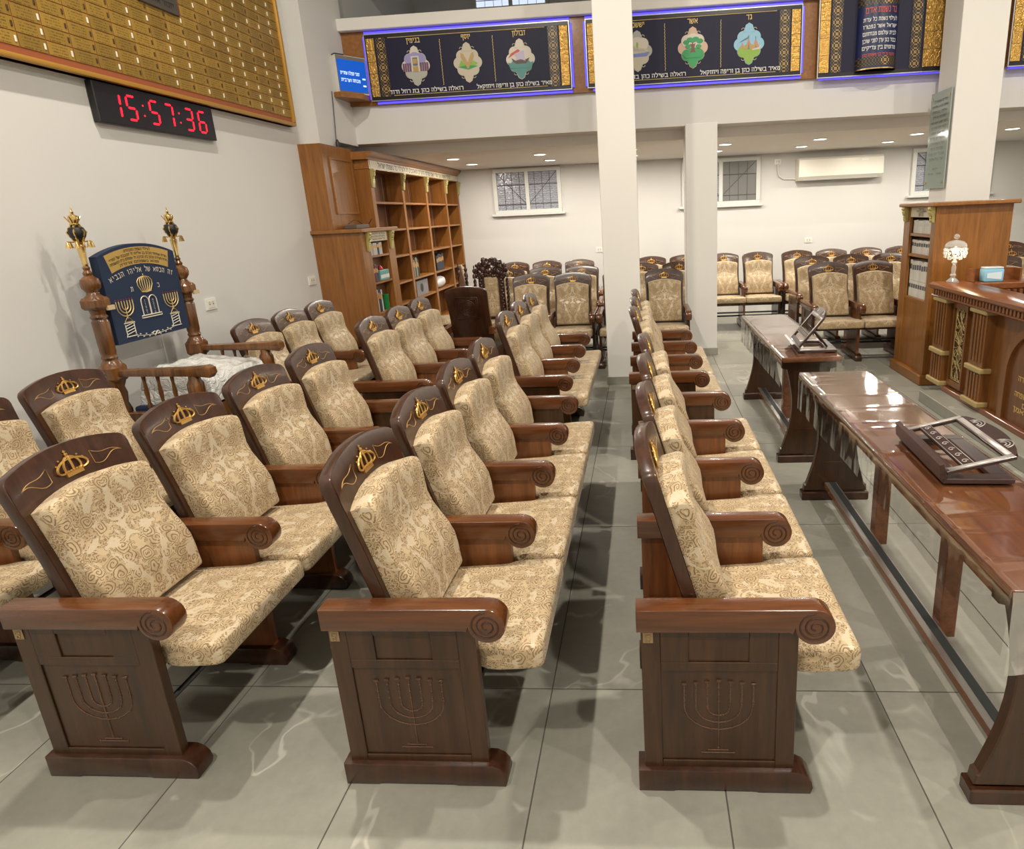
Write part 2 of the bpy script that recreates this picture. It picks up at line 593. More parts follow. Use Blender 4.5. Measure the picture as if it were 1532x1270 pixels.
def finish(name, bm, m, smooth=35):
    if smooth:
        lim = R(smooth)
        for f in bm.faces:
            f.smooth = True
        for e in bm.edges:
            e.smooth = len(e.link_faces) == 2 and e.calc_face_angle(4.0) < lim
    me = bpy.data.meshes.new(name)
    bm.to_mesh(me)
    bm.free()
    if m:
        me.materials.append(m)
    return me


def mesh_obj(name, me, parent=None, loc=(0, 0, 0)):
    o = bpy.data.objects.new(name, me)
    C.objects.link(o)
    if parent:
        o.parent = parent
    o.location = loc
    return o


def mk(name, bm, m, parent=None, smooth=35):
    """world-space bmesh -> object; under a parent the mesh is kept relative to the parent's base"""
    if parent is not None:
        org = ORG[parent]
    else:
        vv = [v.co for v in bm.verts]
        org = Vector(((min(v.x for v in vv) + max(v.x for v in vv)) / 2, (min(v.y for v in vv) + max(v.y for v in vv)) / 2, min(v.z for v in vv)))
    bmesh.ops.translate(bm, verts=bm.verts, vec=-org)
    o = mesh_obj(name, finish(name, bm, m, smooth), parent, (0, 0, 0) if parent else org)
    ORG[o] = org
    return o


def tag(o, label, cat, group=None, kind=None):
    if label:
        o['label'] = label
    if cat:
        o['category'] = cat
    if group:
        o['group'] = group
    if kind:
        o['kind'] = kind
    return o


def thing(name, label, cat, loc=(0, 0, 0), rotz=0.0, group=None, kind=None):
    o = bpy.data.objects.new(name, None)
    o.empty_display_size = 0.1
    C.objects.link(o)
    o.location = loc
    o.rotation_euler = (0, 0, rotz)
    ORG[o] = Vector(loc)
    return tag(o, label, cat, group, kind)


def struct(name, bm, m, label, smooth=0):
    return tag(mk(name, bm, m, None, smooth), label, None, None, 'structure')


class Frame:
    """a flat face in the place: 2-D points on it, with an offset along its normal"""

    def __init__(s, o, right, upv):
        s.o, s.r, s.u = Vector(o), Vector(right).normalized(), Vector(upv).normalized()
        s.n = s.r.cross(s.u)

    def p(s, a, b, h=0.0):
        return s.o + s.r * a + s.u * b + s.n * h

    def flat(s, bm, pts, h0, h1):
        A = [bm.verts.new(s.p(a, b, h1)) for a, b in pts]
        B = [bm.verts.new(s.p(a, b, h0)) for a, b in pts]
        n = len(pts)
        fs = [bm.faces.new(A), bm.faces.new(B[::-1])]
        fs += [bm.faces.new((A[i], B[i], B[(i + 1) % n], A[(i + 1) % n])) for i in range(n)]
        bmesh.ops.recalc_face_normals(bm, faces=fs)
        return bm

    def rect(s, bm, a0, a1, b0, b1, h0, h1):
        return s.flat(bm, [(a0, b0), (a1, b0), (a1, b1), (a0, b1)], h0, h1)

    def disc(s, bm, a, b, r, h0, h1, n=20, ry=None):
        ry = ry or r
        return s.flat(bm, [(a + r * math.cos(2 * math.pi * k / n), b + ry * math.sin(2 * math.pi * k / n)) for k in range(n)], h0, h1)

    def tube(s, bm, pts, r, h=0.0, seg=5, closed=False):
        return tube(bm, [s.p(a, b, h) for a, b in pts], r, seg, closed)

    def mat(s, a, b, h, ang=0.0):
        r_ = s.r * math.cos(ang) + s.u * math.sin(ang)
        u_ = -s.r * math.sin(ang) + s.u * math.cos(ang)
        t = s.p(a, b, h)
        return Matrix(((r_.x, u_.x, s.n.x, t.x), (r_.y, u_.y, s.n.y, t.y), (r_.z, u_.z, s.n.z, t.z), (0, 0, 0, 1)))


# square Hebrew letters as broad pen strokes: (width, polylines), baseline 0, height 1
GL = {
    'א': (.70, [[(0, 1), (.68, 0)], [(.66, 1), (.62, .62), (.42, .46)], [(.24, .66), (.06, .40), (.05, 0)]]),
    'ב': (.68, [[(.02, 1), (.52, 1), (.52, 0)], [(0, 0), (.68, 0)]]),
    'ג': (.46, [[(.06, 1), (.34, 1), (.40, 0)], [(.37, .38), (.04, 0)]]),
    'ד': (.62, [[(0, 1), (.62, 1)], [(.50, 1), (.50, 0)]]),
    'ה': (.62, [[(0, 1), (.58, 1), (.58, 0)], [(.08, .58), (.08, 0)]]),
    'ו': (.22, [[(0, 1), (.18, 1), (.18, 0)]]),
    'ז': (.36, [[(0, 1), (.36, 1)], [(.17, 1), (.20, 0)]]),
    'ח': (.64, [[(0, 1), (.60, 1), (.60, 0)], [(.08, 1), (.08, 0)]]),
    'ט': (.66, [[(0, 1), (.06, 0), (.60, 0), (.64, .80), (.38, 1)]]),
    'י': (.22, [[(0, 1), (.18, 1), (.17, .52)]]),
    'כ': (.58, [[(.02, 1), (.48, 1), (.56, .5), (.48, 0), (0, 0)]]),
    'ך': (.58, [[(0, 1), (.54, 1), (.54, -.35)]]),
    'ל': (.54, [[(.03, 1.42), (.03, 1), (.52, 1), (.46, .52), (.18, 0)]]),
    'מ': (.68, [[(.02, 1), (.20, .72), (.05, 0)], [(.20, .74), (.42, 1), (.64, .86), (.64, 0), (.36, 0)]]),
    'ם': (.62, [[(0, 1), (.58, 1), (.58, 0), (.06, 0), (.06, .95)]]),
    'נ': (.42, [[(.10, 1), (.34, 1), (.38, 0), (0, 0)]]),
    'ן': (.22, [[(0, 1), (.18, 1), (.18, -.35)]]),
    'ס': (.62, [[(0, 1), (.58, 1), (.56, .36), (.30, 0), (.06, .36), (.07, .95)]]),
    'ע': (.60, [[(.05, 1), (.28, .12)], [(.56, 1), (.46, .24), (0, -.12)]]),
    'פ': (.60, [[(.26, .50), (.08, .54), (.08, 1), (.48, 1), (.56, .5), (.48, 0), (0, 0)]]),
    'ף': (.58, [[(.24, .50), (.06, .54), (.06, 1), (.52, 1), (.54, -.35)]]),
    'צ': (.60, [[(.02, 1), (.52, .04), (0, 0)], [(.56, 1), (.52, .64), (.30, .48)]]),
    'ץ': (.56, [[(0, 1), (.24, .46), (.24, -.35)], [(.54, 1), (.48, .62), (.26, .46)]]),
    'ק': (.62, [[(0, 1), (.58, 1), (.52, .42), (.34, .14)], [(.08, .62), (.08, -.35)]]),
    'ר': (.56, [[(0, 1), (.46, 1), (.53, .82), (.53, 0)]]),
    'ש': (.78, [[(0, 1), (.10, 0), (.48, .02), (.74, .40), (.74, 1)], [(.38, 1), (.34, .50), (.10, .32)]]),
    'ת': (.66, [[(.02, 1), (.60, 1), (.60, 0)], [(.15, 1), (.14, .04), (0, 0)]]),
}


def text(fr, a, b, h, body, size, m, parent, align='CENTER', ang=0.0, width=None, bold=0.0, name='lettering', warp=None):
    """one line of lettering on a face, set right to left and centred on (a, b)"""
    H = .60 * size
    quads = []
    x = 0.0
    for ch in reversed(body):
        if ch == ' ':
            x += .42
            continue
        w, polys = GL[ch]
        k = 0
        for pl_ in polys:
            for (p, q) in zip(pl_, pl_[1:]):
                d = Vector((q[0] - p[0], q[1] - p[1])).normalized()
                t = (.19 if abs(d.x) > abs(d.y) else .15) / 2
                n = Vector((-d.y, d.x)) * t
                P0, P1 = Vector(p) - d * t * .9, Vector(q) + d * t * .9
                quads.append(([(x + v.x, v.y - .5) for v in (P0 - n, P1 - n, P1 + n, P0 + n)], k))
                k += 1
        x += w + .24
    x = max(.1, x - .24)
    sx = (width / x) if width else H
    ca, sa = math.cos(ang), math.sin(ang)
    bm = nb()
    for pts, k in quads:
        vv = []
        for (px, py) in pts:
            u, v = (px - x / 2) * sx, py * H
            P = fr.p(a + u * ca - v * sa, b + u * sa + v * ca, h + .00015 * k) - ORG[parent]
            vv.append(bm.verts.new(warp(P) + (fr.n * .00015 * k) if warp else P))
        bm.faces.new(vv)
    return mesh_obj(name, finish(name, bm, m, 0), parent)


# ------------------------------------------------------------------ the room
XL, XR, YB, YF = -3.45, 8.0, 10.25, -4.0
fl = struct('floor', box(nb(), XL, XR, YF, YB, -0.12, -0.0045), M_STONE, 'grey stone tiled floor')
TX0, TY0, TPX, TPY = 0.806, 1.875, 0.6, 1.209
mk('grout', box(nb(), TX0 - 7 * TPX, TX0 + 12 * TPX, TY0 - 2 * TPY, TY0 + 6 * TPY, -0.0046, -0.0025), M_GROUT, fl, 0)
tm = finish('tile', box(nb(), -TPX / 2 + 0.0022, TPX / 2 - 0.0022, -TPY / 2 + 0.0022, TPY / 2 - 0.0022, -0.0026, 0.0, 0.0008), M_TILE, 0)
for i in range(-7, 12):
    for j in range(-2, 6):
        mesh_obj('tile', tm, fl, Vector((TX0 + (i + .5) * TPX, TY0 + (j + .5) * TPY, 0)) - ORG[fl])
struct('wall_left', box(nb(), XL - .3, XL, YF, YB, 0, CEIL), M_WALL, 'white plaster side wall with gilded memorial board')
bm = nb()
box(bm, XL, -3.28, 6.34, 6.68, 0, CEIL)
box(bm, XL, -3.28, 6.68, 7.22, 2.62, CEIL)
struct('wall_pier', bm, M_WALL, 'white plaster pier between side wall and gallery')
bm = nb()
box(bm, XL, XR, YB, YB + .3, 0, 2.75)
struct('wall_back', bm, M_WALL, 'white plaster wall behind the back seats')
struct('wall_gallery_back', box(nb(), XL, XR, YB, YB + .3, 2.75, CEIL), M_UP, 'dim grey wall up on the gallery')
struct('wall_right', box(nb(), XR, XR + .3, YF, YB, 0, CEIL), M_WALL, 'white plaster wall out of view')
struct('wall_front', box(nb(), XL, XR, YF - .3, YF, 0, CEIL), M_WALL, 'white plaster wall behind the viewer')
struct('ceiling', box(nb(), XL, XR, YF, YB, CEIL, CEIL + .2), M_HALLC, 'grey hall ceiling')
struct('wall_light_blocker', box(nb(), XL, XR, 7.2, 7.4, 4.9, CEIL), M_UP, 'added unseen wall blocking hall lamps above the gallery opening')  # unseen wall added to keep hall lamps off the upper gallery wall
bm = nb()
box(bm, XL, XR, 7.2, 7.36, 2.64, 3.80)
box(bm, XL, XR, 7.36, 7.5, 2.64, 2.95)
box(bm, XL, XR, 7.5, YB, 2.80, 2.95)
struct('wall_gallery', bm, M_WALL, 'white gallery parapet across the hall')
struct('trim_1', box(nb(), XL, XR, 7.10, 7.42, 3.80, 3.925, 0.006), M_COL, 'pale ledge on top of gallery parapet')
struct('ceiling_gallery', box(nb(), XL, XR, 7.5, YB, UCEIL, 2.80), M_CEIL, 'low ceiling under the gallery with downlights')


def column(x0, x1, y0, y1, z1, label):
    o = struct('column', box(nb(), x0, x1, y0, y1, 0, z1, 0.004), M_COL, label)
    mk('column_base', box(nb(), x0 - .012, x1 + .012, y0 - .012, y1 + .012, 0, 0.085, 0.002), M_STONE, o, 0)
    return o


column(-0.40, -0.04, 6.0, 6.36, CEIL, 'square white column in front of gallery between seat rows')
column(0.508, 0.866, 7.19, 7.55, 2.66, 'square white column carrying the gallery edge')
column(3.13, 3.57, 6.62, 7.0, CEIL, 'white column behind the wooden book cabinet')


def window(idx, x0, x1, z0, z1, label, panes, y=YB, grille=True):
    o = thing('window_%d' % idx, label, None, ((x0 + x1) / 2, y, z0), kind='structure')
    bm = nb()
    f = 0.06
    box(bm, x0, x1, y - .045, y - .001, z1 - f, z1, .004)
    box(bm, x0, x1, y - .045, y - .001, z0, z0 + f, .004)
    box(bm, x0, x0 + f, y - .045, y - .001, z0 + f, z1 - f)
    box(bm, x1 - f, x1, y - .045, y - .001, z0 + f, z1 - f)
    xm = (x0 + x1) / 2
    box(bm, xm - .03, xm + .03, y - .044, y - .001, z0 + f, z1 - f)
    mk('window_frame', bm, M_FRAME, o, 0)
    mk('window_sill', box(nb(), x0 - .05, x1 + .05, y - .07, y - .001, z0 - .035, z0, .004), M_FRAME, o, 0)
    mk('pane', box(nb(), x0 + f, xm - .03, y - .02, y - .006, z0 + f, z1 - f), panes[0], o, 0)
    mk('pane', box(nb(), xm + .03, x1 - f, y - .026, y - .012, z0 + f, z1 - f), panes[1], o, 0)
    if grille:
        bm = nb()
        for zz in (z0 + f + .09, z1 - f - .2):
            tube(bm, [(x0 + f, y - .03, zz), (x1 - f, y - .03, zz)], .006, 5)
        for k in range(1, 8):
            xx = x0 + f + (x1 - x0 - 2 * f) * k / 8
            if k != 4:
                tube(bm, [(xx, y - .03, z0 + f), (xx, y - .03, z1 - f)], .0035, 5)
        tube(bm, [(x0 + f, y - .03, z1 - f), (xm - .03, y - .03, z0 + f + .1)], .004, 5)
        tube(bm, [(xm + .03, y - .03, z0 + f + .1), (x1 - f, y - .03, z1 - f)], .004, 5)
        mk('window_grille', bm, mat('grille_grey', (0.10, 0.10, 0.11), 0.5), o, 0)
    return o


window(1, -2.45, -1.32, 1.79, 2.51, 'sliding window with ripple glass above the back seats by the bookcase', (M_PANE, M_PANE))
window(2, 0.66, 1.91, 1.77, 2.50, 'sliding window half hidden behind the gallery column', (M_PANE, M_PANE2))
window(3, 4.28, 5.50, 1.78, 2.49, 'sliding window behind the right hand column', (M_PANE, M_PANE))
window(4, -2.52, -1.33, 4.83, 5.6, 'daylit window high on the gallery wall', (M_SKYPANE, M_SKYPANE))

for k, (x, y) in enumerate(HALL_LAMPS):
    o = thing('ceiling_light', 'round recessed lamp in the hall ceiling', 'ceiling light', (x, y, CEIL - .05), group='hall ceiling lamps')
    mk('lamp_rim', lathe(nb(), [(.25, CEIL - .05), (.27, CEIL - .03), (.27, CEIL), (.2, CEIL)], (x, y, 0), 20), WHITE, o)
UN = ['leftmost', 'second', 'third', 'fourth', 'fifth', 'sixth', 'seventh']
for k, (x, y) in enumerate(UNDER_LAMPS):
    o = thing('downlight', '%s round downlight from the bookcase in the %s row under the gallery' % (UN[k // 2], 'nearer' if k % 2 == 0 else 'farther'),
              'ceiling light', (x, y, UCEIL - .012), group='downlights under the gallery')
    z = UCEIL
    mk('lamp_rim', lathe(nb(), [(.075, z - .004), (.088, z - .012), (.096, z - .006), (.096, z), (.07, z)], (x, y, 0), 20), WHITE, o)
    mk('lamp_disc', lathe(nb(), [(.001, z - .011), (.074, z - .009), (.074, z - .002)], (x, y, 0), 20), M_LAMP, o)

# ------------------------------------------------------------------ seat rows (theatre style, shared arm panels)
# local space: +x forward, +y along the row, z up; first arm centred on y = 0
TILT = R(15.5)
S_ = Vector((-math.sin(TILT), 0, math.cos(TILT)))
N_ = Vector((math.cos(TILT), 0, math.sin(TILT)))
B0 = Vector((0.183, 0, 0.42))
HW = 0.236


def bp(v, s, n):
    return B0 + S_ * s + N_ * (n + 0.30 * v * v) + Vector((0, v, 0))


def half_w(s):
    q = s / 0.66
    return HW * (0.955 - 0.045 * math.sin(math.pi * min(max(q, 0), 1) * 0.95) + 0.06 * max(0, q - 0.55))


def s_top(f):
    a = abs(f)
    s = 0.672 - 0.050 * a * a
    r = 0.11
    if a > 1 - r:
        d = (a - (1 - r)) / r
        s -= 0.030 * (1 - math.sqrt(max(0, 1 - d * d)))
    return s


def board_mesh():
    bm = nb()
    fs = [-1, -.985, -.96, -.92, -.86, -.75, -.6, -.4, -.2, 0, .2, .4, .6, .75, .86, .92, .96, .985, 1]
    qs = [0, .15, .3, .45, .6, .75, .88, 1]

    def g(h):
        def f(q, fr):
            s = q * s_top(fr)
            return bp(fr * half_w(s), s, h)
        return f
    sheet(bm, qs, fs, g(0.042), g(0.0))
    es = [e for e in bm.edges if len(e.link_faces) == 2 and e.calc_face_angle(0) > R(60)]
    bmesh.ops.bevel(bm, geom=es, offset=0.007, segments=2, affect='EDGES', profile=0.5)
    return finish('backrest', bm, W_DARK)


def edge(d, r):
    t = min(max(d / r, 0), 1)
    return math.sqrt(max(0, 1 - (1 - t) ** 2))


def box_uv(bm, fn):
    uvl = bm.loops.layers.uv.new('UVMap')
    for f in bm.faces:
        for l in f.loops:
            l[uvl].uv = fn(l.vert.co, f.normal)


CW = 0.206
CL0, = (0.045,)


def cush_top(f):
    return s_top(f * 0.86) - 0.132


def cushion_mesh():
    bm = nb()
    fs = [-1, -.99, -.965, -.93, -.88, -.8, -.65, -.45, -.22, 0, .22, .45, .65, .8, .88, .93, .965, .99, 1]
    qs = [0, .012, .035, .07, .12, .2, .3, .4, .5, .6, .7, .8, .87, .92, .96, .985, 1]

    def top(q, f):
        s = CL0 + q * (cush_top(f) - CL0)
        w = half_w(s) / HW * CW
        q2 = q
        th = 0.072 + 0.026 * math.exp(-((q2 - .30) / .2) ** 2) - 0.012 * math.exp(-((q2 - .66) / .14) ** 2) + 0.006 * math.exp(-((q2 - .92) / .1) ** 2)
        th *= 1 - 0.05 * f * f
        d1 = (1 - abs(f)) * w
        d2 = min(s - CL0, cush_top(f) - s)
        h = th * (0.80 + 0.20 * edge(d1, .014)) * (0.74 + 0.26 * edge(d2, .018))
        return bp(f * w, s, 0.0425 + h)

    def bot(q, f):
        s = CL0 + q * (cush_top(f) - CL0)
        return bp(f * half_w(s) / HW * CW, s, 0.0415)
    sheet(bm, qs, fs, top, bot)
    bm.normal_update()
    def uvf(c, n):
        s, d = c.dot(S_), c.dot(N_)
        if abs(n.y) > .72:
            return (.3 + d, s)
        return (c.y, s - d) if abs(n.dot(S_)) > .72 else (c.y, s)
    box_uv(bm, uvf)
    return finish('back_cushion', bm, FABRIC, 70)


def seat_mesh():
    bm = nb()
    us = [.205, .21, .225, .25, .30, .36, .42, .455, .48, .52, .57, .61, .635, .648, .655, .658]
    fs = [-1, -.99, -.965, -.93, -.86, -.7, -.45, -.2, 0, .2, .45, .7, .86, .93, .965, .99, 1]

    def hw(u):
        t = min(max((u - .44) / .06, 0), 1)
        t = t * t * (3 - 2 * t)
        w = .224 + .023 * t
        d = .658 - u
        return w - .018 * (1 - edge(d, .05))

    def zc(u):
        return 0.462 + 0.024 * (u - .2) / .45

    def top(u, f):
        d1 = (1 - abs(f)) * hw(u)
        d2 = min(u - .205, .658 - u)
        dome = 0.014 * (1 - f * f) * math.sin(math.pi * (u - .2) / .46)
        return Vector((u, f * hw(u), zc(u) - .045 + .045 * (.62 + .38 * edge(d1, .016)) * (.62 + .38 * edge(d2, .022)) + dome))

    def bot(u, f):
        d2 = min(u - .205, .658 - u)
        d1 = (1 - abs(f)) * hw(u)
        return Vector((u, f * hw(u), zc(u) - .046 - .034 * (.6 + .4 * edge(d2, .02)) * (0.7 + .3 * edge(d1, .012))))
    sheet(bm, us, fs, top, bot)
    bm.normal_update()
    box_uv(bm, lambda c, n: ((c.y, c.x + .37) if abs(n.z) > .45 else ((c.y, c.z + 1.05) if abs(n.x) > abs(n.y) else (.3 + c.x, c.z + .2))))
    return finish('seat_cushion', bm, FABRIC, 70)


def panel_mesh(sides):
    bm = nb()
    box(bm, .014, .462, -.0135, .0135, .075, .585)
    for s in sides:
        y0, y1 = (-.019, -.0136) if s < 0 else (.0136, .019)
        for (u0, u1, z0, z1) in ((.012, .068, .07, .585), (.408, .464, .07, .585), (.068, .408, .07, .104), (.068, .408, .432, .462),
                                 (.068, .150, .462, .585), (.325, .408, .462, .585), (.150, .325, .548, .585)):
            box(bm, u0, u1, y0, y1, z0, z1, .0016)
    return finish('end_panel', bm, W_PANEL if sides else W_ARMP, 0)


def foot_mesh():
    bm = nb()
    pts = [(-.008, 0), (.10, 0), (.108, .007), (.35, .007), (.358, 0), (.515, 0), (.522, .022), (.517, .046), (.502, .066), (.48, .078), (.455, .08), (-.008, .08)]
    prism(bm, pts, 'y', -.036, .036, .005)
    return finish('foot', bm, W_DARK)


def arm_mesh():
    bm = nb()
    pts = [(0, .645), (0, .573), (.436, .573), (.443, .567)] + arc(.506, .5905, .0565, 186, 450, 24)
    prism(bm, pts, 'y', -.032, .032, .004)
    return finish('armrest', bm, W_ARM)


def scroll_mesh(s):
    bm = nb()
    pts = []
    for i in range(40):
        t = i / 39
        a = R(90 + 900 * (1 - t))
        r = .008 + .040 * t
        pts.append((.506 + r * math.cos(a), s * .0322, .5905 + r * math.sin(a)))
    tube(bm, pts, .0026, 4)
    return finish('scroll_carving', bm, W_DARK)


def crown_mesh():
    bm = nb()
    s0 = .556

    def P(v, s, n=.0455):
        return bp(v, s0 + s, n)
    for i in range(6):
        v0 = -.03 + .01 * i
        A = [P(v0, 0, .04), P(v0 + .01, 0, .04), P(v0 + .01, .014, .04), P(v0, .014, .04)]
        Bq = [P(v0, 0, .049), P(v0 + .01, 0, .049), P(v0 + .01, .014, .049), P(v0, .014, .049)]
        a = [bm.verts.new(p) for p in A]
        b = [bm.verts.new(p) for p in Bq]
        bm.faces.new(b)
        for k in range(4):
            bm.faces.new((a[k], a[(k + 1) % 4], b[(k + 1) % 4], b[k]))
    for w, top in ((-.048, .058), (-.026, .066), (0, .07), (.026, .066), (.048, .058)):
        for sg in ((-1, 1) if w else (1,)):
            if sg * w < 0:
                continue
            pts = []
            for i in range(11):
                t = i / 10
                v = w * 1.14 * math.sin(math.pi * (.2 + .8 * t))
                pts.append(P(v, .014 + (top - .014) * (1 - math.cos(math.pi * t)) / 2, .046 + .004 * math.sin(math.pi * t)))
            tube(bm, pts, .0036, 5)
    for i in range(7):
        ball(bm, P(-.03 + .01 * i, .018, .049), .0042, 6, 4)
    ball(bm, P(0, .074, .047), .006, 6, 5)
    tube(bm, [P(0, .074), P(0, .09)], .002, 4)
    tube(bm, [P(-.005, .085), P(.005, .085)], .002, 4)
    for v, s in ((-.05, .048), (.05, .048), (-.035, .062), (.035, .062)):
        ball(bm, P(v * .95, s, .046), .0035, 6, 4)
    return finish('crown', bm, GOLD)


def flag_mesh(sg):
    bm = nb()
    pts = []
    for i in range(9):
        t = i / 8
        pts.append((.080 + .105 * t, .648 - .030 * t - .006 * math.sin(2 * math.pi * t)))
    for i in range(1, 9):
        t = 1 - i / 8
        pts.append((.080 + .105 * t, .600 + .018 * t - .010 * math.sin(2 * math.pi * t)))
    pts = [(v, s - .036 - .25 * (v - .08) * .35) for v, s in pts]
    tube(bm, [bp(sg * v, s, .0425) for v, s in pts], .0014, 4, closed=True)
    return finish('flag_inlay', bm, GOLDLINE)


def menorah_mesh(sg):
    bm = nb()
    y = sg * .0137
    cu = .238
    lines = [[(cu, .150), (cu, .398)]]
    for k, r in enumerate((.034, .068, .102)):
        zt = .394 - .004 * (k + 1)
        z0 = .300
        pts = [(cu - r, zt), (cu - r, z0 + .01)] + [(cu + r * math.cos(R(a)), z0 - (.030 + .026 * k) * math.sin(R(a - 180)) * 1.0) for a in range(190, 360, 17)] + [(cu + r, z0 + .01), (cu + r, zt)]
        lines.append(pts)
    lines += [[(cu - .03, .141), (cu + .03, .141)], [(cu - .05, .131), (cu + .05, .131)]]
    for pts in lines:
        tube(bm, [(u, y, z) for u, z in pts], .0028, 5)
        for i, (u, z) in enumerate(pts):
            if i % 2 == 0:
                ball(bm, (u, y, z), .0046, 6, 4)
    for k in range(-3, 4):
        r = .034 * k
        for zz in (.32, .345, .37):
            ball(bm, (cu + r, y, zz), .0044, 6, 4)
        box(bm, cu + r - .007, cu + r + .007, y - .004, y + .004, .392 - .004 * abs(k), .399 - .004 * abs(k))
    return finish('menorah_carving', bm, W_GLINT)


def tag_mesh(sg):
    bm = nb()
    y = sg * .019
    box(bm, .018, .048, min(y, y + sg * .003), max(y, y + sg * .003), .530, .566, .001)
    for i in range(2):
        pts = [(.033 + (.008 - .003 * i) * math.cos(R(a)), y + sg * .004, .552 - .013 * i + .006 * math.sin(R(a))) for a in range(0, 360, 45)]
        tube(bm, pts, .0014, 4, closed=True)
    return finish('number_tag', bm, mat('tag_bronze', (0.36, 0.25, 0.14), 0.4, 0.6))


def bay_boards(pitch):
    bm = nb()
    h = pitch / 2 - .020
    box(bm, .03, .20, -h, h, .30, .316)
    return finish('book_shelf', bm, W_ARMP, 0)


def rear_board(pitch):
    bm = nb()
    h = pitch / 2 - .020
    prism(bm, [(.195, .30), (.213, .30), (.213, .44), (.195, .44)], 'y', -h, h)
    return finish('rear_board', bm, W_ARMP, 0)


def pan_mesh():
    bm = nb()
    prism(bm, [(.23, .372), (.58, .386), (.60, .402), (.23, .392)], 'y', -.205, .205, .003, 1)
    box(bm, .25, .33, -.222, .222, .35, .374)
    return finish('seat_pan', bm, mat('seat_pan_black', (0.018, 0.014, 0.012), 0.45), 0)


ME = dict(board=board_mesh(), cush=cushion_mesh(), seat=seat_mesh(), pan0=panel_mesh((-1,)), pan1=panel_mesh((1,)), panm=panel_mesh(()), foot=foot_mesh(), arm=arm_mesh(), sc0=scroll_mesh(-1), sc1=scroll_mesh(1),
          crown=crown_mesh(), fl0=flag_mesh(-1), fl1=flag_mesh(1), men0=menorah_mesh(-1), men1=menorah_mesh(1), tag0=tag_mesh(-1), tag1=tag_mesh(1), pan=pan_mesh())
PITCH_ME = {}


def bench(n, pitch, loc, rotz, label, group, far=False):
    t = thing('seat_row', label, 'seats', loc, rotz, group)
    if pitch not in PITCH_ME:
        PITCH_ME[pitch] = (bay_boards(pitch), rear_board(pitch))
    shelf, rear = PITCH_ME[pitch]
    for i in range(n + 1):
        y = i * pitch
        p = mesh_obj('end_panel', ME['pan0' if i == 0 else ('pan1' if i == n else 'panm')], t, (0, y, 0))
        mesh_obj('foot', ME['foot'], p)
        a = mesh_obj('armrest', ME['arm'], t, (0, y, 0))
        mesh_obj('scroll_carving', ME['sc0'], a)
        mesh_obj('scroll_carving', ME['sc1'], a)
        if i == 0:
            mesh_obj('menorah_carving', ME['men0'], p)
            mesh_obj('number_tag', ME['tag0'], p)
        if i == n:
            mesh_obj('menorah_carving', ME['men1'], p)
            mesh_obj('number_tag', ME['tag1'], p)
    for i in range(n):
        y = (i + .5) * pitch
        b = mesh_obj('backrest', ME['board'], t, (0, y, 0))
        mesh_obj('back_cushion', ME['cush'], b)
        mesh_obj('crown', ME['crown'], b)
        mesh_obj('flag_inlay', ME['fl0'], b)
        mesh_obj('flag_inlay', ME['fl1'], b)
        s = mesh_obj('seat_cushion', ME['seat'], t, (0, y, 0))
        mesh_obj('seat_pan', ME['pan'], s)
        mesh_obj('book_shelf', shelf, t, (0, y, 0))
        mesh_obj('rear_board', rear, t, (0, y, 0))
    bm = nb()
    tube(bm, [(.12, 0, .135), (.12, n * pitch, .135)], .012, 6)
    tube(bm, [(.40, 0, .23), (.40, n * pitch, .23)], .010, 6)
    mesh_obj('stretcher', finish('stretcher', bm, STEEL), t)
    return t


G1 = 'seat rows facing the reading platform'
PN = .512
bench(4, PN, (-0.052, 1.502, 0), 0, 'four linked brocade seats beside the long tables, nearest the viewer', G1)
bench(4, PN, (-0.997, 1.505, 0), 0, 'four linked brocade seats in the middle of the foreground', G1)
bench(4, PN, (-2.030, 1.510, 0), 0, 'four linked brocade seats at the lower left with big menorah panel', G1)
bench(3, PN, (-3.075, 1.52, 0), 0, 'linked brocade seats cut by left edge, in front of the big embroidered chair', G1)
PF = .498
bench(3, PF, (-0.125, 4.06, 0), 0, 'three linked brocade seats between the two white columns and far table', G1)
bench(3, PF, (-1.085, 4.05, 0), 0, 'three linked brocade seats left of the tall white column', G1)
bench(3, PF, (-2.10, 4.03, 0), 0, 'three linked brocade seats in front of the bookcase', G1)
bench(3, PF, (-3.09, 4.12, 0), 0, 'three linked brocade seats against the side wall beyond embroidered chair', G1)
G2 = 'seat rows under the gallery facing the viewer'
PB = .50


def back_bench(n, x0, ytop, label):
    # backs lean towards the wall: the crest stands 0.02 m in front of the row's local zero
    return bench(n, PB, (x0, ytop + 0.015, 0), R(-90), label, G2)


YA, Y2, Y3 = 7.15, 8.1, 9.2
back_bench(2, -1.595, YA, 'two linked brocade seats under the gallery left of the tall white column')
back_bench(2, -0.515, YA, 'two linked brocade seats between tall column and gallery column, front row')
back_bench(2, 1.87, YA, 'two linked brocade seats beside the far table and book cabinet, front row under gallery')
back_bench(3, 3.78, YA, 'linked brocade seats at the right edge beyond book cabinet, front row')
back_bench(3, -2.075, Y2, 'three linked brocade seats in the middle row behind the carved chairs')
back_bench(2, -0.28, Y2, 'two linked brocade seats in the middle row behind the gallery column')
back_bench(7, 1.94, Y2, 'long row of linked brocade seats in the middle row behind the book cabinet')
back_bench(3, -2.22, Y3, 'three linked brocade seats in last row below the window by the bookcase')
back_bench(3, -0.635, Y3, 'three linked brocade seats in last row seen between the two columns')
back_bench(2, 0.945, Y3, 'two linked brocade seats in last row just right of the gallery column')
back_bench(7, 2.02, Y3, 'long row of linked brocade seats in last row below the air conditioner')

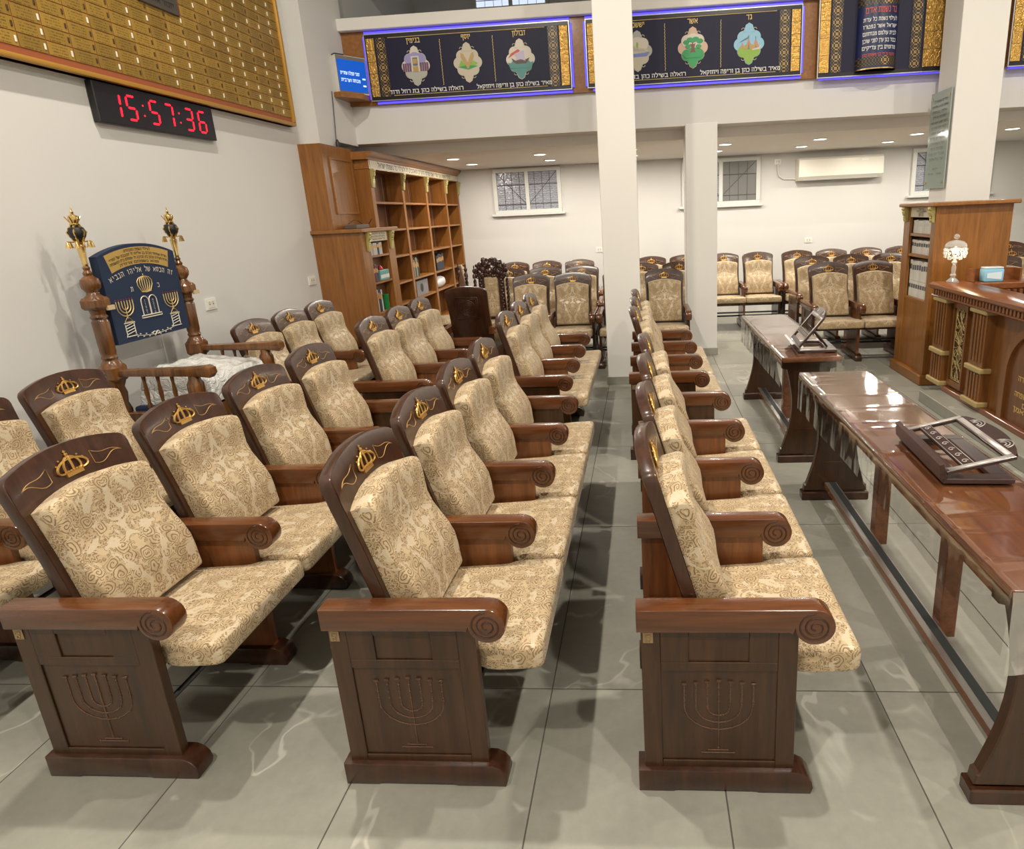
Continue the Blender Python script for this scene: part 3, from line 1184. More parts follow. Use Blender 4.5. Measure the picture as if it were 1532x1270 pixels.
# one seat turned round, its carved rear board towards the viewer
sg = bench(1, PB, (-1.60, 6.04, 0), R(90), 'single brocade seat turned to show its carved wooden back', None)
bm = nb()
for k in range(5):
    r = .018 + .017 * k
    pts = [bp(0, .44, -.001) + S_ * (r * math.sin(2 * math.pi * i / 20)) + Vector((0, r * math.cos(2 * math.pi * i / 20), 0)) for i in range(20)]
    tube(bm, pts, .0035, 4, closed=True)
for r in (.10, .118):
    tube(bm, [bp(0, .44, -.001) + S_ * a * r + Vector((0, b * r, 0)) for a, b in ((-1, -1), (-1, 1), (1, 1), (1, -1))], .003, 4, closed=True)
mesh_obj('carved_relief', finish('carved_relief', bm, W_DARK), sg, (0, PB / 2, 0))


def carved_chair(loc, rotz, label, back_m, oval=False):
    """high-backed chair: carved crest, twisted posts, upholstered back; local: faces -y, origin below the back"""
    t = thing('carved_chair', label, 'chair', loc, rotz, 'carved high-backed chairs')

    def part(name, bm, m, sm=40):
        return mesh_obj(name, finish(name, bm, m, sm), t)
    for sx in (-1, 1):
        bm = nb()
        x = sx * .20
        for ph in (0, math.pi):
            pts = [(x + .011 * math.cos(i * .75 + ph), -.01 + .011 * math.sin(i * .75 + ph), .46 + i * .0125) for i in range(46)]
            tube(bm, pts, .012, 5)
        part('twisted_post', bm, W_CARV)
        part('finial', lathe(nb(), [(.004, 1.19), (.01, 1.17), (.006, 1.15), (.02, 1.13), (.022, 1.11), (.01, 1.09), (.024, 1.07), (.024, 1.03)], (x, -.01, 0), 10), W_CARV)
        for y in (-.02, -.38):
            part('leg', lathe(nb(), [(.016, 0), (.024, .03), (.014, .06), (.026, .14), (.016, .22), (.028, .30), (.02, .36), (.028, .42)], (x * .95, y, 0), 10), W_CARV)
    bm = nb()
    box(bm, -.22, .22, -.42, .02, .40, .45, .01)
    part('seat_frame', bm, W_CARV)
    bm = nb()
    us = [-1, -.96, -.85, -.5, 0, .5, .85, .96, 1]
    sheet(bm, us, us, lambda a, b: Vector((a * .20, -.2 + b * .19, .45 + .07 * edge((1 - abs(a)) * .2, .05) * edge((1 - abs(b)) * .19, .05))), lambda a, b: Vector((a * .20, -.2 + b * .19, .449)))
    bm.normal_update()
    box_uv(bm, lambda c, n: (c.x, c.y))
    part('seat_cushion', bm, FABRIC, 70)
    if oval:      # upholstered lobed back with a pale beaded rim instead of carving
        pts = []
        for i in range(48):
            a = 2 * math.pi * i / 48
            k = 1 + .09 * math.cos(5 * a)
            pts.append((.155 * k * math.sin(a), .82 + .30 * k * math.cos(a)))
        part('back_pad', prism(nb(), pts, 'y', -.03, .02, .012), back_m)
        bm = nb()
        for x, z in pts:
            ball(bm, (x * 1.04, -.012, (.82 + (z - .82) * 1.02)), .013, 6, 4)
        part('beaded_rim', bm, mat('cream_rim', (0.62, 0.55, 0.42), 0.4))
        return t
    bm = nb()
    box(bm, -.16, .16, -.005, .02, .5, 1.08, .008)
    part('back_board', bm, W_CARV)
    bm = nb()
    vs2 = [-1, -.97, -.9, -.6, -.2, .2, .6, .9, .97, 1]
    sheet(bm, us, vs2, lambda a, b: Vector((a * .085 * (1 - .0 * b), -.006 - .035 * edge((1 - abs(a)) * .085, .02) * edge((1 - abs(b)) * .25, .02), .79 + b * .25)), lambda a, b: Vector((a * .085, -.005, .79 + b * .25)))
    bm.normal_update()
    box_uv(bm, lambda c, n: (c.x, c.z))
    part('back_cushion', bm, back_m, 70)
    bm = nb()
    rnd = random.Random(5)
    for k in range(110):      # carved foliage: clustered leaves and curls over an arched silhouette
        a = rnd.uniform(-1, 1)
        top = 1.07 + .19 * math.sqrt(max(0, 1 - a * a * .75))
        z = rnd.uniform(1.04, top)
        ball(bm, (a * .185, rnd.uniform(-.02, .012), z), rnd.uniform(.018, .032), 6, 4, (1, .8, rnd.uniform(.8, 1.5)))
    for s in (-1, 1):
        for c0, r0 in (((s * .11, 1.12), .05), ((s * .15, 1.05), .035), ((s * .05, 1.2), .04)):
            tube(bm, [(c0[0] + r0 * (1 - i / 22) * math.cos(s * i * .5), -.025, c0[1] + r0 * (1 - i / 22) * math.sin(i * .5)) for i in range(20)], .008, 5)
    part('carved_crest', bm, W_CARV)
    for s in (-1, 1):
        bm = nb()
        for k in range(16):
            ball(bm, (s * (.125 + .012 * (k % 2)), -.012, .52 + k * .034), .020, 6, 4, (1, .7, 1.2))
        part('carved_rail', bm, W_CARV)
    return t


PINK = mat('rose_upholstery', (0.36, 0.215, 0.15), 0.6)
carved_chair((-1.89, 7.34, 0), R(3), 'dark carved chair with foliage crest behind the turned seat', FABRIC)
carved_chair((-2.36, 7.75, 0), R(-60), 'chair with rose coloured lobed back and pale beaded rim beside the bookcase', PINK, True)

# ------------------------------------------------------------------ tables with clear covers
def table(x0, x1, y0, y1, zt, posts, label):
    t = thing('study_table', label, 'table', ((x0 + x1) / 2, (y0 + y1) / 2, 0), 0, 'long narrow tables')
    xc = (x0 + x1) / 2
    mk('tabletop', box(nb(), x0, x1, y0, y1, zt - .032, zt, .006, 2), W_TAB, t)
    bm = nb()
    for xa in (x0 + .03, x1 - .05):
        box(bm, xa, xa + .02, y0 + .1, y1 - .1, zt - .10, zt - .033)
    mk('apron', bm, W_TAB, t, 0)
    for y in (y0 + .07, y1 - .12):
        h = (x1 - x0) / 2 - .012
        prof = [(h, zt - .034), (h, zt - .09)]
        for i in range(13):
            a = i / 12
            prof.append((h - .035 - .045 * math.sin(math.pi * a) + .02 * a * a, zt - .10 - (zt - .20) * a))
        prof += [(h - .004, .095), (h, .06)]
        pts = [(xc + a, b) for a, b in prof] + [(xc - a, b) for a, b in prof[::-1]]
        lg = mk('leg_board', prism(nb(), pts, 'y', y, y + .042, .004, 1), W_PANEL, t)
        mk('foot', box(nb(), xc - h - .012, xc + h + .012, y - .012, y + .054, 0, .052, .005), W_DARK, lg)
        mk('carved_line', box(nb(), xc - .07, xc + .07, y - .002, y, .245, .249), W_ARM, lg, 0)
    xr = xc - .03
    fr = mk('foot_rail', box(nb(), xr - .035, xr + .035, y0 + .11, y1 - .12, .075, .11, .003), W_TAB, t)
    mk('metal_strip', box(nb(), xr - .034, xr + .034, y0 + .112, y1 - .122, .1101, .114), ALU, fr, 0)
    mk('rubber_tread', box(nb(), xr - .008, xr + .026, y0 + .112, y1 - .122, .1141, .116), RUBBER, fr, 0)
    for y in posts:
        mk('post', box(nb(), xr + .0352, xr + .10, y - .03, y + .03, .06, zt - .033, .003), W_TAB, t)
    return t


TX0_, TX1_ = 0.918, 1.312
table(TX0_, TX1_, 1.385, 3.50, .768, (2.12, 2.80), 'long brown table under clear plastic at the right edge')
table(0.895, 1.275, 3.87, 5.50, .768, (4.7,), 'shorter brown table beyond the long one, ending near the gallery column')


def cover(x0, x1, y0, y1, zt, drop, label, seed):
    """clear sheet: creased top, rippled skirts on all four sides, split at the corners"""
    bm = nb()
    e = .008

    def rip(s, z):
        f = (zt - z) / drop
        return f * (.0015 * math.sin(s * 41 + seed) + .0035 * noise.noise(Vector((s * 30, z * 4, seed)))) + .006 * f

    def ztop(x, y):
        n = noise.noise(Vector((x * 3, y * 5, seed)))
        z = zt + .0025 + .0008 * max(-.4, n)
        for k in range(int((y1 - y0) / .11)):      # creases running across
            yc = y0 + .06 + k * .11 + .05 * math.sin(k * 2.7 + seed)
            d = (y - yc - .12 * (x - x0) * math.sin(k * 1.9 + seed)) / .011
            z += .0030 * math.exp(-d * d) * max(0, noise.noise(Vector((x * 6, k * 3.1, seed))) + .25)
        return z
    nx, ny = 16, int((y1 - y0) / .011)
    xs = [x0 - e + (x1 - x0 + 2 * e) * i / nx for i in range(nx + 1)]
    ys = [y0 - e + (y1 - y0 + 2 * e) * j / ny for j in range(ny + 1)]
    T = [[bm.verts.new((x, y, ztop(x, y))) for y in ys] for x in xs]
    for i in range(nx):
        for j in range(ny):
            bm.faces.new((T[i][j], T[i + 1][j], T[i + 1][j + 1], T[i][j + 1]))
    nd = 9

    def skirt(rim, outward, sval, dmul):
        prev = rim
        for k in range(1, nd + 1):
            row = []
            for q, v in enumerate(rim):
                dd = drop * (1 + .10 * math.sin(sval(v) * 1.7 + seed) + .02 * math.sin(sval(v) * 9)) * dmul
                z = zt - dd * k / nd
                o = rip(sval(v), max(z, zt - drop)) + .003
                row.append(bm.verts.new((v.co.x + outward[0] * o, v.co.y + outward[1] * o, z)))
            for q in range(len(rim) - 1):
                bm.faces.new((prev[q], prev[q + 1], row[q + 1], row[q]))
            prev = row
    skirt(T[0], (-1, 0), lambda v: v.co.y, 1.0)
    skirt(T[-1], (1, 0), lambda v: v.co.y, 1.0)
    skirt([T[i][0] for i in range(nx + 1)], (0, -1), lambda v: v.co.x, 1.15)
    skirt([T[i][-1] for i in range(nx + 1)], (0, 1), lambda v: v.co.x, 1.1)
    return tag(mk('table_cover', bm, PLASTIC, None, 180), label, 'table cover', 'clear plastic table covers')


cover(TX0_, TX1_, 1.385, 3.50, .768, .20, 'clear creased plastic cover on the long table', 1.3)
cover(0.895, 1.275, 3.87, 5.50, .768, .22, 'clear plastic cover on the shorter far table', 4.1)


def lectern(loc, rotz, ang, w, d, label, silver):
    """folding tabletop book rest; local: ledge towards -x, rises towards +x, width along y"""
    t = thing('book_rest', label, 'book rest', loc, rotz, 'folding book rests on the tables')

    def part(name, bm, m, sm=35, parent=t):
        return mesh_obj(name, finish(name, bm, m, sm), parent)
    h = w / 2
    z0 = .0
    bm = nb()
    box(bm, 0, d, -h, -h + .05, z0, z0 + .018, .002)
    box(bm, 0, d, h - .05, h, z0, z0 + .018, .002)
    box(bm, 0, .05, -h + .05, h - .05, z0, z0 + .018, .002)
    box(bm, d - .06, d, -h + .05, h - .05, z0, z0 + .018, .002)
    part('base_frame', bm, W_STAND, 0)
    ca, sa = math.cos(ang), math.sin(ang)

    def tr(bm):
        for v in bm.verts:
            x, z = v.co.x, v.co.z
            v.co.x, v.co.z = .012 + x * ca - z * sa, .03 + x * sa + z * ca
        return bm
    bm = nb()
    b = .030
    L = d * .98
    box(bm, 0, L, -h + .004, -h + b, 0, .014, .002)
    box(bm, 0, L, h - b, h - .004, 0, .014, .002)
    box(bm, L - b, L, -h + b, h - b, 0, .014, .002)
    box(bm, 0, b, -h + b, h - b, 0, .014, .002)
    fr_ = part('tilting_frame', tr(bm), W_STAND, 0)
    bm = nb()
    box(bm, L * .26, L * .26 + .045, -h + b, h - b, .001, .013, .001)
    part('cross_slat', tr(bm), W_STAND, 0, fr_)
    bm = nb()
    pts = [(L - .005, -h + .01)] + [(L + .052 * math.sin(math.pi * (i + .5) / 13) ** .7, -h + .01 + (w - .02) * (i + .5) / 13) for i in range(13)] + [(L - .005, h - .01)]
    prism(bm, pts, 'z', 0, .014)
    part('arched_crest', tr(bm), W_STAND, 0, fr_)
    bm = nb()
    n = 7
    for i in range(n):      # silver scroll inlay on slat, crest and frame
        y = -h + b + .022 + (w - 2 * b - .044) * i / (n - 1)
        tube(bm, [(L * .26 + .0225 + .012 * math.cos(a * .7) * (1 - a / 14), y + .014 * math.sin(a * .7) * (1 - a / 14), .0145) for a in range(11)], .002, 4)
    for s in (-1, 1):
        for r in (.014, .025, .036):
            tube(bm, [(L + .004 + r * math.sin(R(a)), s * (h * .48) + r * math.cos(R(a)), .0145) for a in range(0, 181, 20)], .0025, 4)
        ya, yb_ = sorted((s * (h - .007), s * (h - b + .004)))
        box(bm, .012, L - .004, ya, yb_, .0139, .0148)
    box(bm, L - b + .004, L - .003, -h + b, h - b, .0139, .0148)
    for xx in (L * .26 + .004, L * .26 + .041):
        tube(bm, [(xx, -h + b, .0145), (xx, h - b, .0145)], .0016, 4)
    part('silver_inlay', tr(bm), silver, 35, fr_)
    bm = nb()
    prism(bm, [(-.012, .018), (.010, .018), (.010 - .05 * sa, .03 + .05 * ca), (-.006 - .05 * sa, .024 + .05 * ca)], 'y', -h - .004, h + .004, .002, 1)
    part('ledge', bm, W_STAND, 0)
    if ang > R(30):
        bm = nb()
        xm, zm = .012 + L * .6 * ca, .03 + L * .6 * sa
        for s in (-1, 1):
            tube(bm, [(xm, s * h * .5, zm), (d - .05, s * h * .5, .02)], .007, 5)
        part('prop', bm, W_STAND)
    return t


SILV = mat('silver_inlay', (0.45, 0.42, 0.40), 0.35, 0.6)
lectern((1.035, 2.20, .7755), R(-3), R(15), .43, .235, 'dark folding book rest with silver inlay on the long table', SILV)
lectern((1.035, 4.15, .7755), R(-4), R(52), .33, .25, 'steeply raised book rest on the shorter far table', SILV)

# ------------------------------------------------------------------ reading platform (right)
struct('trim_2', box(nb(), 2.40, 5.4, 1.2, 5.215, 0, .10, .004), M_STONE, 'grey stone step under the wooden reading platform')
bi = thing('reading_platform', 'carved wooden reading platform with gilt trim and gold lettering at the right', 'platform', (2.75, 3.6, .10))
bm = nb()
box(bm, 2.63, 2.72, 1.5, 5.17, .10, .93)
mk('front_wall', bm, W_BIMA, bi, 0)
mk('return_wall', box(nb(), 2.72, 5.2, 5.08, 5.17, .10, .93), W_BIMA, bi, 0)
mk('base_board', box(nb(), 2.575, 2.63, 1.5, 5.20, .1005, .145, .004), W_BIMAY, bi, 0)
bm = nb()
prism(bm, [(2.50, .985), (2.52, .97), (2.80, .97), (2.82, .985), (2.82, 1.01), (2.79, 1.026), (2.53, 1.026), (2.50, 1.01)], 'y', 1.45, 5.44)
hr = mk('top_rail', bm, W_BIMAY, bi)
bm = nb()
box(bm, 2.545, 2.78, 1.5, 5.40, .925, .97)
mk('frieze', bm, W_STAND, bi, 0)
dm = finish('dentil', box(nb(), -.012, .012, -.0125, .0125, 0, .043, .002), W_BIMAY, 0)
for k in range(72):
    y = 5.39 - k * .0435
    mesh_obj('dentil', dm, bi, Vector((2.536, y, .926)) - ORG[bi])
mk('lower_moulding', prism(nb(), [(2.53, .905), (2.52, .915), (2.53, .925), (2.66, .925), (2.66, .895), (2.56, .895)], 'y', 1.5, 5.42), W_BIMAY, bi)
mk('return_rail', box(nb(), 2.82, 5.3, 5.22, 5.44, .97, 1.026, .008), W_BIMAY, bi, 0)
for k in range(24):
    x = 2.9 + k * .05
    mesh_obj('dentil', dm, bi, Vector((x, 5.215, .926)) - ORG[bi])
mk('return_frieze', box(nb(), 2.82, 5.2, 5.225, 5.40, .90, .97), W_STAND, bi, 0)
mk('inner_desk', box(nb(), 3.0, 4.2, 3.6, 4.6, .78, .96, .01), W_BIMAY, bi, 0)


def pilaster(y0, y1):
    bm = nb()
    box(bm, 2.56, 2.63, y0, y1, .15, .43)
    box(bm, 2.56, 2.63, y0, y1, .43, .90)
    p = mk('pilaster', bm, W_BIMA, bi, 0)
    w = (y1 - y0 - .03) / 4
    for z0, z1 in ((.18, .40), (.49, .86)):
        for k in range(4):
            a = y0 + .015 + w * k
            mk('flute', box(nb(), 2.552, 2.561, a + .012, a + w - .008, z0, z1, .003), W_BIMA, p, 0)
    for z0, z1, e in ((.145, .185, .018), (.415, .455, .016), (.870, .902, .016)):
        mk('gilt_band', box(nb(), 2.545 - e * .5, 2.63, y0 - e, y1 + e, z0, z1, .007, 2), GILT, p, 0)


pilaster(5.20, 5.40)
pilaster(4.59, 4.79)
pilaster(3.20, 3.40)
fb = Frame((2.63, 5.058, .53), (0, -1, 0), (0, 0, 1))
bm = nb()
fb.rect(bm, -.115, .115, -.36, -.31, .0, .03)
fb.rect(bm, -.115, .115, .31, .36, .0, .03)
fb.rect(bm, -.115, -.09, -.31, .31, .0, .03)
fb.rect(bm, .09, .115, -.31, .31, .0, .03)
lf = mk('lattice_frame', bm, W_BIMA, bi, 0)
mk('lattice_back', fb.rect(nb(), -.09, .09, -.31, .31, .001, .004), mat('lattice_dark', (0.10, 0.035, 0.010), 0.5), lf, 0)
bm = nb()
for sx in (-1, 1):
    for sz in (-1, 1):
        def q(pts):
            fb.tube(bm, [(sx * a, sz * b) for a, b in pts], .0042, .010, 4)
        q([(0, 0), (.075, .11)])
        q([(0, 0), (.03, .10), (.0, .16)])
        q([(.0, .0), (.05, .03), (.085, .03)])
        q(arc(.045, .075, .03, 200, 480, 9))
        q([(.0, .15), (.085, .24)])
        q([(.085, .12), (.0, .21), (.03, .27), (.0, .305)])
        q(arc(.05, .165, .026, 90, 400, 9))
        q(arc(.045, .265, .03, -60, 230, 9))
        q([(.085, .20), (.06, .305)])
        q(arc(.0, .06, .02, -90, 90, 6))
    fb.tube(bm, [(sx * .087, -.305), (sx * .087, .305)], .004, .010, 4)
fb.tube(bm, [(0, -.305), (0, .305)], .003, .010, 4)
for z in (-.305, .305):
    fb.tube(bm, [(-.087, z), (.087, z)], .004, .010, 4)
mk('gilt_lattice', bm, GILT, lf)
fa = Frame((2.63, 4.0, .145), (0, -1, 0), (0, 0, 1))
ro, ri, sp_ = .40, .345, .345
bm = nb()
out = [(-ro, 0)] + [(a, b + sp_) for a, b in arc(0, 0, ro, 180, 0, 24)] + [(ro, 0)]
inn = [(-ri, 0)] + [(a, b + sp_) for a, b in arc(0, 0, ri, 180, 0, 24)] + [(ri, 0)]
for i in range(len(out) - 1):
    fa.flat(bm, [inn[i], out[i], out[i + 1], inn[i + 1]], 0, .035)
am = mk('arch_moulding', bm, W_BIMA, bi, 0)
mk('arch_panel', fa.flat(nb(), inn, .001, .010), wood('arch_panel_wood', (0.13, 0.045, 0.012), (0.20, 0.075, 0.022), 'z', 0.3, 0.3), bi, 0)
for k, (s, z, wd_) in enumerate((('נתרם', .60, .10), ('לעילוי נשמת', .545, .30), ('רפאל בן שמואל', .50, .36), ('זל', .45, .12), ('ולעילוי', .385, .16), ('נשמת רחל בת שרה', .335, .46),
                                 ('תנצבה', .27, .30), ('הונצח על ידי המשפחה', .22, .50), ('ינוחו בשלום', .155, .30), ('על משכבם אמן', .11, .48))):
    text(fa, 0, z, .0108, s, .05, mat('gold_letters', (0.85, 0.60, 0.18), 0.35, 0.3), bi, width=wd_, bold=.0004)

# crystal lamp, tissue box and wooden tray on the rail
la = thing('crystal_lamp', 'small crystal table lamp glowing on the platform rail', 'lamp', (2.66, 5.36, 1.026))
lx, ly, lz = 2.66, 5.36, 1.026
mk('lamp_base', lathe(nb(), [(.05, lz), (.052, lz + .008), (.035, lz + .025), (.018, lz + .04), (.026, lz + .06), (.014, lz + .08), (.02, lz + .12), (.012, lz + .15), (.024, lz + .17), (.012, lz + .19), (.01, lz + .23)], (lx, ly, 0), 12), M_CRYS, la)
mk('bulb', ball(nb(), (lx, ly, lz + .27), .026, 10, 8), M_GLOW, la)
mk('lamp_shade', lathe(nb(), [(.083, lz + .295), (.086, lz + .302), (.080, lz + .326), (.06, lz + .345), (.03, lz + .354), (.012, lz + .358)], (lx, ly, 0), 16), M_CRYS, la)
mk('lamp_knob', ball(nb(), (lx, ly, lz + .385), .024, 8, 6), M_CRYS, la)
bead = finish('crystal_drop', ball(nb(), (0, 0, 0), .009, 6, 4, (1, 1, 1.8)), M_CRYS)
for ring, (rr, n, dz) in enumerate(((.084, 16, .278), (.086, 16, .248), (.078, 14, .222), (.050, 8, .205))):
    for k in range(n):
        a = 2 * math.pi * (k + .5 * (ring % 2)) / n
        mesh_obj('crystal_drop', bead, la, Vector((lx + rr * math.cos(a), ly + rr * math.sin(a), lz + dz)) - ORG[la])
pl = bpy.data.lights.new('crystal_lamp_light', 'POINT')
pl.energy, pl.color, pl.shadow_soft_size = 2.5, (1.0, .78, .5), .03
po = bpy.data.objects.new('crystal_lamp_light', pl)
po.location = (lx, ly - .04, lz + .25)
C.objects.link(po)
tr_ = thing('wooden_tray', 'dark wooden tray behind the tissue packet on platform rail', 'tray', (3.0, 5.36, 1.026))
bm = nb()
box(bm, 2.80, 3.20, 5.40, 5.43, 1.026, 1.13)
box(bm, 2.80, 2.815, 5.31, 5.40, 1.026, 1.13)
box(bm, 3.185, 3.20, 5.31, 5.40, 1.026, 1.13)
mk('tray_body', bm, W_BIMAY, tr_, 0)
ti = thing('tissue_packet', 'pale blue packet of tissues on the platform rail', 'tissue packet', (2.96, 5.33, 1.026))
mk('packet', box(nb(), 2.88, 3.04, 5.28, 5.37, 1.0262, 1.135, .012, 2), mat('packet_blue', (0.25, 0.52, 0.70), 0.3), ti)
mk('packet_top', box(nb(), 2.885, 3.035, 5.285, 5.365, 1.1352, 1.15, .006, 2), mat('packet_clear', (0.62, 0.70, 0.76), 0.2), ti)
ft = Frame((2.96, 5.2795, 1.08), (1, 0, 0), (0, 0, 1))
mk('packet_print', ft.flat(nb(), [(-.06, -.02), (.06, -.035), (.06, .03), (-.06, .02)], 0, .0006), mat('packet_print', (0.65, 0.78, 0.86), 0.4), ti, 0)

# ------------------------------------------------------------------ book cabinet at the right
bc = thing('book_cabinet', 'tall brown wooden book cabinet below the right column', 'cabinet', (2.95, 6.02, 0))
X0, X1, Y0, Y1, ZT = 2.63, 3.29, 5.70, 6.36, 1.66
mk('side_panel', box(nb(), X0 + .02, X1, Y0, Y0 + .025, .1, ZT), W_OAK, bc, 0)
mk('side_panel', box(nb(), X0 + .02, X1, Y1 - .025, Y1, .1, ZT), W_OAK, bc, 0)
mk('back_panel', box(nb(), X0 + .25, X0 + .265, Y0 + .026, Y1 - .026, .1, ZT), W_OAKSHADE, bc, 0)
mk('front_panel', box(nb(), X0 + .012, X0 + .03, Y0 + .08, Y1 - .13, .1, .77), W_OAK, bc, 0)
for a, b in ((Y0 - .004, Y0 + .08), (Y1 - .13, Y1 + .004)):
    mk('stile', box(nb(), X0, X0 + .03, a, b, .1, ZT, .002), W_OAK, bc, 0)
for z in (.77, 1.19, 1.385):
    mk('shelf', box(nb(), X0 + .008, X0 + .25, Y0 + .081, Y1 - .131, z, z + .025), W_OAKX, bc, 0)
mk('top_board', box(nb(), X0 - .05, X1 + .04, Y0 - .05, Y1 + .04, ZT, ZT + .035, .008), W_OAKX, bc, 0)
mk('plinth', box(nb(), X0 - .035, X1 + .01, Y0 - .03, Y1 + .01, 0, .1, .008), W_OAKX, bc, 0)
mk('name_plate', box(nb(), X0 + .002, X0 + .012, Y0 + .085, Y1 - .135, 1.565, 1.655), mat('ivory_plate', (0.55, 0.50, 0.36), 0.5), bc, 0)
fc = Frame((X0 + .002, (Y0 + Y1) / 2 - .025, 1.61), (0, -1, 0), (0, 0, 1))
for z, s in ((.028, 'תרומת'), (.008, 'משפחת כהן היקרה'), (-.012, 'לעילוי נשמת'), (-.03, 'הוריהם')):
    text(fc, 0, z, .0008, s, .022, INK, bc, width=.10 + .1 * (z == .008))


def corbel(parent, x, y, z, sgn, h=.14, m=GILTG):
    """scrolled gilt bracket under a cornice; sgn = direction it projects along x"""
    pts = [(0, 0), (.05, 0), (.052, -.02), (.04, -.035), (.045, -.06), (.025, -.09), (.03, -.115), (.022, -h), (0, -h)]
    bm = prism(nb(), [(x + sgn * a, z + b) for a, b in pts], 'y', y - .028, y + .028, .003, 1)
    for i in range(5):
        ball(bm, (x + sgn * (.047 - .006 * i), y, z - .02 - .025 * i), .016 - .001 * i, 6, 5)
    return mk('corbel', bm, m, parent)


corbel(bc, X0, Y0 + .04, ZT, -1)
corbel(bc, X0, Y1 - .06, ZT, -1)


def book(name, x0, x1, y0, y1, z0, z1, m, label, group, spine=None, sgn=1):
    t = thing(name, label, 'book', ((x0 + x1) / 2, (y0 + y1) / 2, z0), group=group)
    mk('cover', box(nb(), x0, x1, y0, y1, z0, z1, .002), m, t, 0)
    xs = x1 if sgn > 0 else x0
    mk('spine_label', box(nb(), min(xs, xs + sgn * .0008), max(xs, xs + sgn * .0008), y0 + .004, y1 - .004, z0 + (z1 - z0) * .55, z0 + (z1 - z0) * .8), spine or GOLDLINE, t, 0)
    return t


WB = [mat('book_white_%d' % i, c, 0.55) for i, c in enumerate(((0.66, 0.64, 0.58), (0.60, 0.59, 0.55), (0.70, 0.67, 0.60)))]
GREY = mat('label_grey', (0.10, 0.10, 0.11), 0.6)
ORD = ['first', 'second', 'third', 'fourth', 'fifth', 'sixth', 'seventh', 'eighth', 'ninth', 'tenth']
rb = random.Random(3)
for z, hgt, nm in ((1.41, .13, 'top'), (1.215, .135, 'second'), (.795, .15, 'bottom'), (.795 + .16, .2, 'bottom')):
    n = 9
    y = Y0 + .085
    wdt = (Y1 - .135 - y) / n
    low = nm == 'bottom' and hgt < .18
    for k in range(n):
        h2 = hgt if low else hgt * rb.uniform(.93, 1.0)
        sp2 = GREY if nm != 'top' else WB[1]
        w_ = 'white book, %s from the near end of the %s' % (ORD[k], {'top': 'top cabinet shelf', 'second': 'second cabinet shelf'}.get(nm, 'lower layer on low cabinet shelf' if low else 'upper layer on low cabinet shelf'))
        book('book', X0 + .035, X0 + .20, y + .001, y + wdt - .001, z if nm != 'bottom' or low else z, z + h2 if not low else z + .158, WB[k % 3], w_, 'white books in the right cabinet', sp2, -1)
        y += wdt

# glass plate with verses on the column
gp = thing('glass_plaque', 'frosted glass plaque with dark verses on side of right column', 'plaque', (3.11, 6.82, 1.83))
mk('glass_plate', box(nb(), 3.095, 3.107, 6.62, 7.05, 1.83, 2.79, .002), M_GLASSP, gp, 0)
fg = Frame((3.095, 6.835, 1.83), (0, -1, 0), (0, 0, 1))
VER = ['מודים אנחנו לך', 'שאתה הוא ה אלוהינו', 'ואלוהי אבותינו', 'לעולם ועד צור חיינו', 'ומגן ישענו אתה הוא', 'לדור ודור נודה לך', 'ונספר תהלתך על חיינו', 'המסורים בידך', 'ועל נשמותינו', 'הפקודות לך ועל נסיך', 'שבכל יום עמנו', 'ועל נפלאותיך']
for k, s in enumerate(VER):
    text(fg, 0, .87 - k * .052, .0008, s, .034, mat('verse_ink', (0.06, 0.08, 0.10), 0.5), gp, width=.28 + .03 * ((k * 5) % 3))
for k, s in enumerate(('לעילוי נשמת', 'האבא רחמים', 'האמא סועד')):
    text(fg, (0, -.09, .09)[k], .2 - .05 * (k > 0), .0008, s, .024, mat('verse_ink'), gp, width=.11)
bm = nb()
for a, b in ((-.18, .06), (.18, .06), (-.18, .90), (.18, .90)):
    fg.disc(bm, a, b, .012, 0, .006, 10)
mk('stand_off', bm, BRASS, gp)

# ------------------------------------------------------------------ left: wall cabinet, low cabinet, bookcase
uc = thing('wall_cabinet', 'plain brown upper cabinet with raised door panel beside the bookcase', 'cabinet', (-3.3, 6.5, 1.70))
bm = nb()
box(bm, -3.448, -3.21, 6.20, 6.225, 1.70, 2.55)
box(bm, -3.235, -3.21, 6.225, 6.875, 1.70, 2.55)
box(bm, -3.448, -3.236, 6.226, 6.335, 2.525, 2.55)
mk('carcass', bm, W_OAK, uc, 0)
fu = Frame((-3.21, 6.575, 2.145), (0, 1, 0), (0, 0, 1))
bm = nb()
for a0, a1, b0, b1 in ((-.25, .25, -.29, -.265), (-.25, .25, .265, .29), (-.25, -.225, -.265, .265), (.225, .25, -.265, .265)):
    fu.rect(bm, a0, a1, b0, b1, 0, .014)
dr = mk('door_moulding', bm, W_OAKX, uc, 0)
mk('door_panel', fu.rect(nb(), -.224, .224, -.264, .264, 0, .006), W_OAK, dr, 0)

lc = thing('low_cabinet', 'brown cabinet with small book niche standing before the bookcase', 'cabinet', (-3.15, 6.6, 0))
mk('side_panel', box(nb(), -3.448, -2.93, 6.20, 6.225, 0, 1.66), W_OAK, lc, 0)
mk('counter', prism(nb(), [(-3.448, 6.17), (-2.895, 6.17), (-2.895, 7.11), (-3.045, 7.11), (-3.045, 6.83), (-3.448, 6.83)], 'z', 1.66, 1.698, .004, 1), W_OAKX, lc, 0)
mk('back_panel', box(nb(), -3.045, -3.03, 6.226, 7.045, 0, 1.66), W_OAKSHADE, lc, 0)
mk('stile', box(nb(), -3.029, -2.93, 6.2255, 6.40, 0, 1.66, .002), W_OAK, lc, 0)
mk('stile', box(nb(), -3.029, -2.93, 6.86, 7.045, 0, 1.66, .002), W_OAK, lc, 0)
for z in (1.385, 1.095, .76):
    mk('shelf', box(nb(), -3.029, -2.934, 6.401, 6.859, z, z + .022), W_OAKX, lc, 0)
